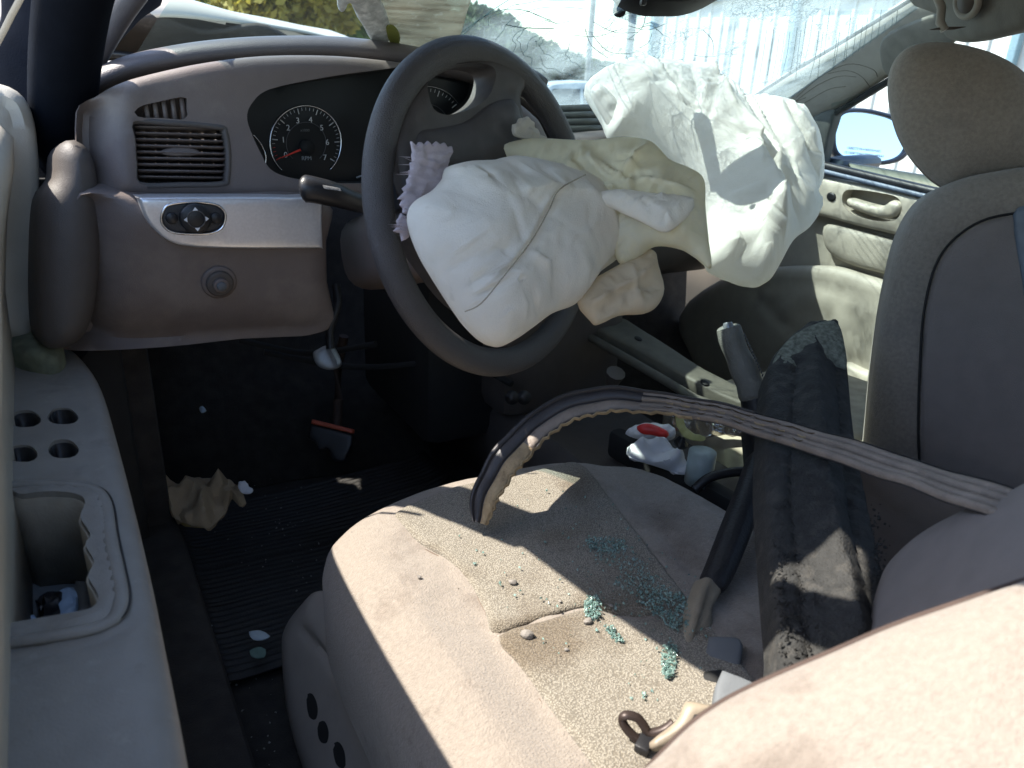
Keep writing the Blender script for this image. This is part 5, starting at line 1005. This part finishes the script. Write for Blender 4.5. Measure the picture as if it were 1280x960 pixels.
# X points down the picture on the right side, outwards on the left
for k, c0 in enumerate((-.75, -.25, .25, .72)): ribbon('rubber_rib', 0, half(.245, .35+.12*(k % 2), c0), strip_m, .46, 1)
ribbon('rubber_base', 0, [(-1, -.18), (1, -.18), (1, -.05), (-1, -.05)], strip_d, .0, 1)
ribbon('rubber_lip', 0, half(.2, .5, -.95), strip_d, .0, .62)
ribbon('rubber_lip', 0, half(.08, .3, -.99), blackm, .4, 1)
ribbon('rubber_band', 0, half(.42, .3, -.45), strip_d, .0, .50)
ribbon('cloth_lining', 0, half(.40, .25, .45), strip_m, .22, .52)
ribbon('cloth_lining', 0, half(.46, .3, .50), strip_l, .0, .235)
ribbon('cloth_edge', 0, half(.08, .45, 1.0), strip_l, .0, .55, wob=.10)
for k, c0 in enumerate((-.55, -.1, .35, .8)): ribbon('cloth_edge', 0, half(.06, .35, c0), strip_l if k % 2 else mat('rotten_edge', (.10, .065, .035), .9, bump=1, bscale=400), .50, .70, wob=.12)
# ---------------------------------------------------------------- glove box edge and console
gb = thing('glovebox_door', 'open olive grey glovebox door with clip holes under the passenger airbag', 'glovebox door', dep(830, 450, 1.35))
GP = PL3(dep(735, 404, 1.42), dep(935, 495, 1.25), dep(800, 445, 1.33))
pillow('door_face', [(728, 403), (768, 395), (800, 412), (840, 437), (880, 463), (932, 489), (944, 498), (940, 510), (905, 497), (870, 480), (830, 458), (795, 438)], GP, mat('olive_trim', (.10, .095, .075), .6, bump=.25, bscale=400, spots=[(14, .58, (.07, .065, .05), .5)]), gb, bulge=.005, rim=.010, thick=.02, step=.009, smooth=2)
for x, y in ((797, 427), (880, 482)): sweep('clip_hole', [hit(x, y, GP)+GP[1]*.004, hit(x, y, GP)+GP[1]*.0065], circ(.006, 10, .009), blackm, gb, up=(0, 0, 1))
tube('door_edge', [hit(x, y, GP)-GP[1]*.0+np.array([0, 0, -.012]) for x, y in [(735, 412), (795, 446), (830, 466), (870, 490), (915, 507), (940, 517)]], .008, mat('edge_olive', (.085, .08, .065), .6), gb, 8)
cn = thing('centre_console', 'dark centre console between the seats under the scattered litter', 'console', (.0, .25, .44))
sharp(loft('console_shell', [[(x, y, z+(.02 if y > .3 else 0)) for x, z in ((-.125, .30), (-.12, .45), (-.10, .475), (.0, .455), (.10, .475), (.12, .45), (.125, .30))] for y in (.62, .45, .30, .12, -.05, -.30)], plasd, cn, thick=.01), 40)
tube('shifter', [dep(760, 500, 1.36), dep(764, 480, 1.34), dep(770, 466, 1.32)], .012, plasd, cn, 10, scale=[.8, .9, 1.4])
box('console_wall', dep(850, 600, 1.17), (.03, .3, .05), blackm, cn, bev=.01, rot=(0, 0, .1))
tube('cup_rim', cr([dep(x, y, 1.08) for x, y in [(868, 612), (885, 598), (910, 591), (938, 590), (955, 598)]], 5, False), .007, black, cn, 8)
def lit(x, y, t, n=(-.35, -.45, .85)): return PL(dep(x, y, t), n)
scrap('white_bag', 'white crumpled paper bag between the seats, below the red printed one', 'paper bag', [(783, 566), (790, 553), (812, 552), (832, 552), (846, 562), (862, 580), (876, 596), (862, 597), (845, 590), (815, 580), (796, 574)], lit(830, 575, 1.16), paperw, am=.022, fr=1/26, seed=9, th=.004, bulge=.012, step=.004)
scrap('printed_bag', 'white bag with red print lying above the white crumpled bag', 'bag', [(782, 541), (790, 534), (806, 530), (836, 533), (845, 542), (838, 549), (810, 549), (796, 547)], lit(812, 540, 1.21), paperw, am=.010, fr=1/20, seed=10, th=.004, bulge=.01)
o = pillow('red_print', [(796, 533), (810, 530), (824, 534), (836, 541), (832, 547), (815, 543), (802, 541)], lit(815, 538, 1.195), redm, bpy.data.objects['printed_bag'], bulge=.008, rim=.01, thick=.002, step=.004, smooth=3, disp=[crum(.004, 1/18, 10, 4)])
scrap('clear_wrap', 'clear crumpled plastic wrap between the seats under the torn weatherstrip', 'plastic wrap', [(838, 518), (870, 512), (905, 518), (936, 530), (930, 545), (905, 543), (875, 548), (850, 540)], lit(885, 530, 1.17), glassmat('wrap_film', (.75, .72, .70), .25, .2), am=.02, fr=1/22, seed=11, step=.005)
scrap('yellow_strip', 'yellowish plastic strip lying on the wrap between the seats', 'strip', [(844, 521), (852, 517), (857, 532), (868, 542), (882, 545), (879, 551), (860, 549), (850, 540)], lit(862, 535, 1.14), mat('yellow_green', (.42, .40, .16), .5), am=.008, fr=1/20, seed=12)
scrap('black_wrapper', 'small black scrap beside the red printed bag', 'scrap', [(842, 550), (855, 548), (862, 556), (854, 562), (846, 558)], lit(852, 555, 1.13), black, am=.01, fr=1/14, seed=13)
cpz = dep(876, 580, 1.12); cp_ = sweep('paper_cup', [cpz+np.array([0, 0, -.03]), cpz+np.array([0, 0, .02])], circ(.02, 18), mat('cup_blue_grey', (.42, .50, .50), .4), None, up=(1, 0, 0)); tag(cp_, 'pale blue grey cup lying next to the tan passenger cushion', 'cup')
# ================================================================ FLOOR, PEDALS AND LITTER
fm = thing('floor_mat', 'black ribbed rubber mat in the driver footwell covered with grit', 'floor mat', (-.45, .35, .27))
rows = []
for y in np.linspace(.60, .12, 150):
    rows.append([(x, y, .272+.0035*(math.sin(y*2*math.pi/.0125) > 0)+.012*max(0, (abs(x+.43)-.22)/.05)+.006*math.sin(x*9+y*5)) for x in np.linspace(-.68, -.17, 22)])
loft('mat_ribs', rows, matr, fm, thick=.004)
box('heel_pad', (-.36, .30, .281), (.16, .18, .006), matr, fm, bev=.002)
bp_ = thing('brake_pedal', 'black pedal with a red top edge on its arm above the mat', 'pedal', dep(412, 560, 1.42))
BPP = PL(dep(412, 550, 1.40), (-.45, -.75, .45))
pillow('pedal_pad', [(388, 530), (441, 543), (440, 556), (430, 578), (416, 576), (410, 560), (398, 565), (394, 552), (384, 548)], BPP, black, bp_, bulge=.003, rim=.006, thick=.014, step=.006, smooth=1)
pillow('pad_edge', [(390, 524), (442, 537), (441, 542), (389, 529.5)], (BPP[0]+BPP[1]*.004, BPP[1]), redp, bp_, bulge=.002, rim=.003, thick=.012, step=.004, smooth=0)
tube('pedal_arm', [dep(420, 548, 1.43), dep(423, 500, 1.45), dep(422, 460, 1.45), dep(430, 420, 1.42)], .009, mat('rusty_arm', (.05, .03, .022), .7), bp_, 8)
rl = thing('release_lever', 'grey blue metal lever plate hanging under the dashboard left of the column', 'lever', dep(410, 445, 1.20))
pillow('lever_plate', [(391, 442), (398, 436), (412, 430), (419, 436), (427, 454), (420, 461), (408, 462), (396, 456)], PL(dep(408, 447, 1.20), (-.4, -.8, .35)), steel, rl, bulge=.004, rim=.008, thick=.006, step=.004, smooth=3, disp=[groove([[(412, 432), (424, 458)]], .004, 2.5)])
tube('lever_arm', cr([dep(x, y, 1.19) for x, y in [(413, 436), (412, 415), (417, 398), (422, 380), (420, 355)]], 5, False), .0065, black, rl, 10)
FLP = PL((0, 0, .292), (.0, -.25, 1))
pap = thing('brown_paper', 'crumpled brown paper bag with a yellow flap on the driver floor mat', 'paper bag', hit(250, 630, FLP))
pillow('paper_sheet', [(188, 596), (205, 601), (225, 604), (245, 597), (265, 596), (288, 598), (300, 612), (308, 628), (300, 633), (290, 622), (282, 640), (262, 660), (235, 655), (215, 645), (210, 632), (196, 622)], (FLP[0]+np.array([0, 0, .02]), FLP[1]), paperb, pap, bulge=.012, rim=.02, thick=.002, step=.005, smooth=1, disp=[crum(.030, 1/32, 71, 6)], dedge=False)
pillow('paper_flap', [(222, 620), (226, 611), (259, 628), (262, 650), (255, 660), (230, 658), (217, 648)], (FLP[0]+np.array([0, 0, .045]), PL((0, 0, 0), (-.3, -.6, .8))[1]), card, pap, bulge=.003, rim=.01, thick=.002, step=.005, smooth=0, disp=[crum(.008, 1/25, 72, 4)])
scrap('white_scrap', 'small white paper scrap at the right end of the brown paper bag', 'scrap', [(298, 604), (306, 600), (311, 608), (317, 612), (312, 617), (303, 616), (298, 610)], (FLP[0]+np.array([0, 0, .035]), FLP[1]), paperw, am=.008, fr=1/9, seed=14, step=.004)
for (lb, pts) in (('pale triangular scrap on the mat edge, left one of the two below the brown paper', [(242, 780), (252, 776), (266, 782), (256, 785)]), ('pale blue scrap on the floor nearest the seat shield, right of the triangular scrap', [(311, 789), (325, 788), (338, 795), (328, 800), (316, 799)]), ('greenish scrap under the pale blue one on the floor', [(312, 813), (322, 808), (332, 812), (330, 822), (316, 822)]), ('tiny white scrap high in the footwell, above the brown paper', [(249, 510), (254, 508), (258, 513), (252, 516)])):
    scrap('floor_scrap', lb, 'scrap', pts, (FLP[0]-np.array([0, 0, .008]), PL((0, 0, 0), (0, -.2, 1))[1]), mat('scrap_green', (.14, .22, .18), .6) if 'greenish' in lb else mat('scrap_pale', (.45, .52, .55), .5), am=.004, fr=1/12, seed=len(lb), step=.004)
cv = []; cf = []; rr = random.Random(31)
for k in range(420):
    x, y = rr.uniform(150, 400), rr.uniform(490, 958); p = AX(x, y, 'z', .279)
    if -.70 < p[0] < -.17 and p[1] > -.3: rock(p, rr.uniform(.0006, .0022), rr)
g = mk('floor_grit', cv, cf, mat('grit', (.26, .26, .24), .5, namp=.3), None, False); tag(g, kind='stuff')
# ---------------------------------------------------------------- glass and gravel on the seat
GLP = (IPL[0]+IPL[1]*.009, IPL[1])
def gpile(pts, n, r0, r1, h, seed, parent=None, name='glass_pile', lab=None, m=glassg, spread=1.0):
    global cv, cf
    cv = []; cf = []; rr = random.Random(seed); P = cr(pts, 4); lo, hi = P.min(0), P.max(0); k = 0
    while k < n:
        x, y = rr.uniform(lo[0], hi[0]), rr.uniform(lo[1], hi[1])
        if inside(np.array([[x, y]]), P)[0]: rock(hit(x, y, GLP)+GLP[1]*rr.uniform(0, h), rr.uniform(r0, r1), rr); k += 1
    o = mk(name, cv, cf, m, parent, False)
    if lab: tag(o, lab, 'broken glass')
    return o
gpile([(731, 754), (738, 750), (748, 752), (752, 762), (749, 774), (738, 775), (730, 766)], 260, .0008, .0019, .006, 1, lab='green chunk of shattered glass at the right end of the white seam')
gpile([(756, 783), (764, 785), (774, 795), (780, 803), (774, 805), (763, 797)], 140, .0007, .0017, .004, 2, lab='thin white green sliver of shattered glass between the two green chunks')
gpile([(828, 814), (838, 806), (846, 812), (844, 835), (838, 850), (829, 846), (826, 830)], 290, .0008, .0019, .006, 3, lab='green chunk of shattered glass against the tan trim strip')
g = gpile([(735, 676), (775, 680), (800, 700), (835, 735), (870, 750), (868, 780), (842, 788), (812, 770), (795, 745), (765, 735), (775, 715), (745, 700)], 460, .0007, .0021, .004, 4, name='glass_crumbs'); tag(g, kind='stuff')
g = gpile([(795, 738), (830, 740), (866, 752), (866, 776), (840, 786), (812, 764)], 230, .0008, .0022, .006, 14, name='glass_crumbs'); tag(g, kind='stuff')
g = gpile([(734, 674), (778, 676), (782, 692), (742, 692)], 170, .001, .002, .005, 24, name='glass_crumbs'); tag(g, kind='stuff')
def pebble(x, y, r, lab, seed, flat=.55):
    rr_ = np.random.RandomState(seed); bm = bmesh.new(); bmesh.ops.create_icosphere(bm, subdivisions=2, radius=1)
    s = np.array([1.0, .75, flat])*r; a = rr_.rand()*6
    pts = np.array([v.co for v in bm.verts]); nz = vnoise(pts*1.3+seed*5.1)*.28+1
    c_ = hit(x, y, GLP)+GLP[1]*r*.35
    for v, k in zip(bm.verts, nz):
        p = np.array(v.co)*s*k; v.co = Vector(c_)+Vector((p[0]*math.cos(a)-p[1]*math.sin(a), p[0]*math.sin(a)+p[1]*math.cos(a), p[2]))
    me = bpy.data.meshes.new('pebble'); bm.to_mesh(me); bm.free(); me.materials.append(stone); o = link(bpy.data.objects.new('pebble', me)); tag(o, lab, 'pebble', 'pebbles on the driver seat')
pebble(658, 796, .0068, 'largest dark pebble, just below the white seam on the driver cushion', 1)
pebble(641, 729, .0048, 'pebble alone on the driver cushion above the white seam', 2)
pebble(735, 778, .0048, 'pebble just below the green glass chunk at the seam end', 3)
pebble(708, 813, .0026, 'tiny pebble low in the middle of the lower cushion panel', 4)
pebble(700, 752, .0022, 'tiny pebble halfway along and above the white seam', 5)
pebble(764, 758, .0026, 'tiny pebble right of the green glass chunk, in the sun', 6)
pebble(682, 678, .0022, 'tiny pebble in the shade near the end of the weatherstrip', 7)
pebble(524, 722, .003, 'small pebble on the left bolster of the driver cushion', 8)

cv = []; cf = []; rr = random.Random(77)
for k in range(190):
    x, y = rr.uniform(430, 900), rr.uniform(640, 950); p = AX(x, y, 'z', .5665)
    if -.56 < p[0] < -.10 and -.5 < p[1] < .02: rock(p-np.array([0, 0, .0015*(p[0] < -.47)]), rr.uniform(.0004, .0013), rr)
g = mk('seat_grit', cv, cf, mat('seat_grit_dark', (.10, .08, .06), .8, namp=.4, nscale=300), None, False); tag(g, kind='stuff')

g = gpile([(560, 650), (700, 610), (800, 640), (880, 740), (880, 830), (800, 880), (660, 790)], 130, .0006, .0024, .004, 55, name='glass_crumbs', spread=1); tag(g, kind='stuff')
g = gpile([(700, 660), (780, 660), (850, 710), (880, 780), (830, 800), (760, 770)], 150, .0006, .0020, .004, 56, name='glass_crumbs'); tag(g, kind='stuff')
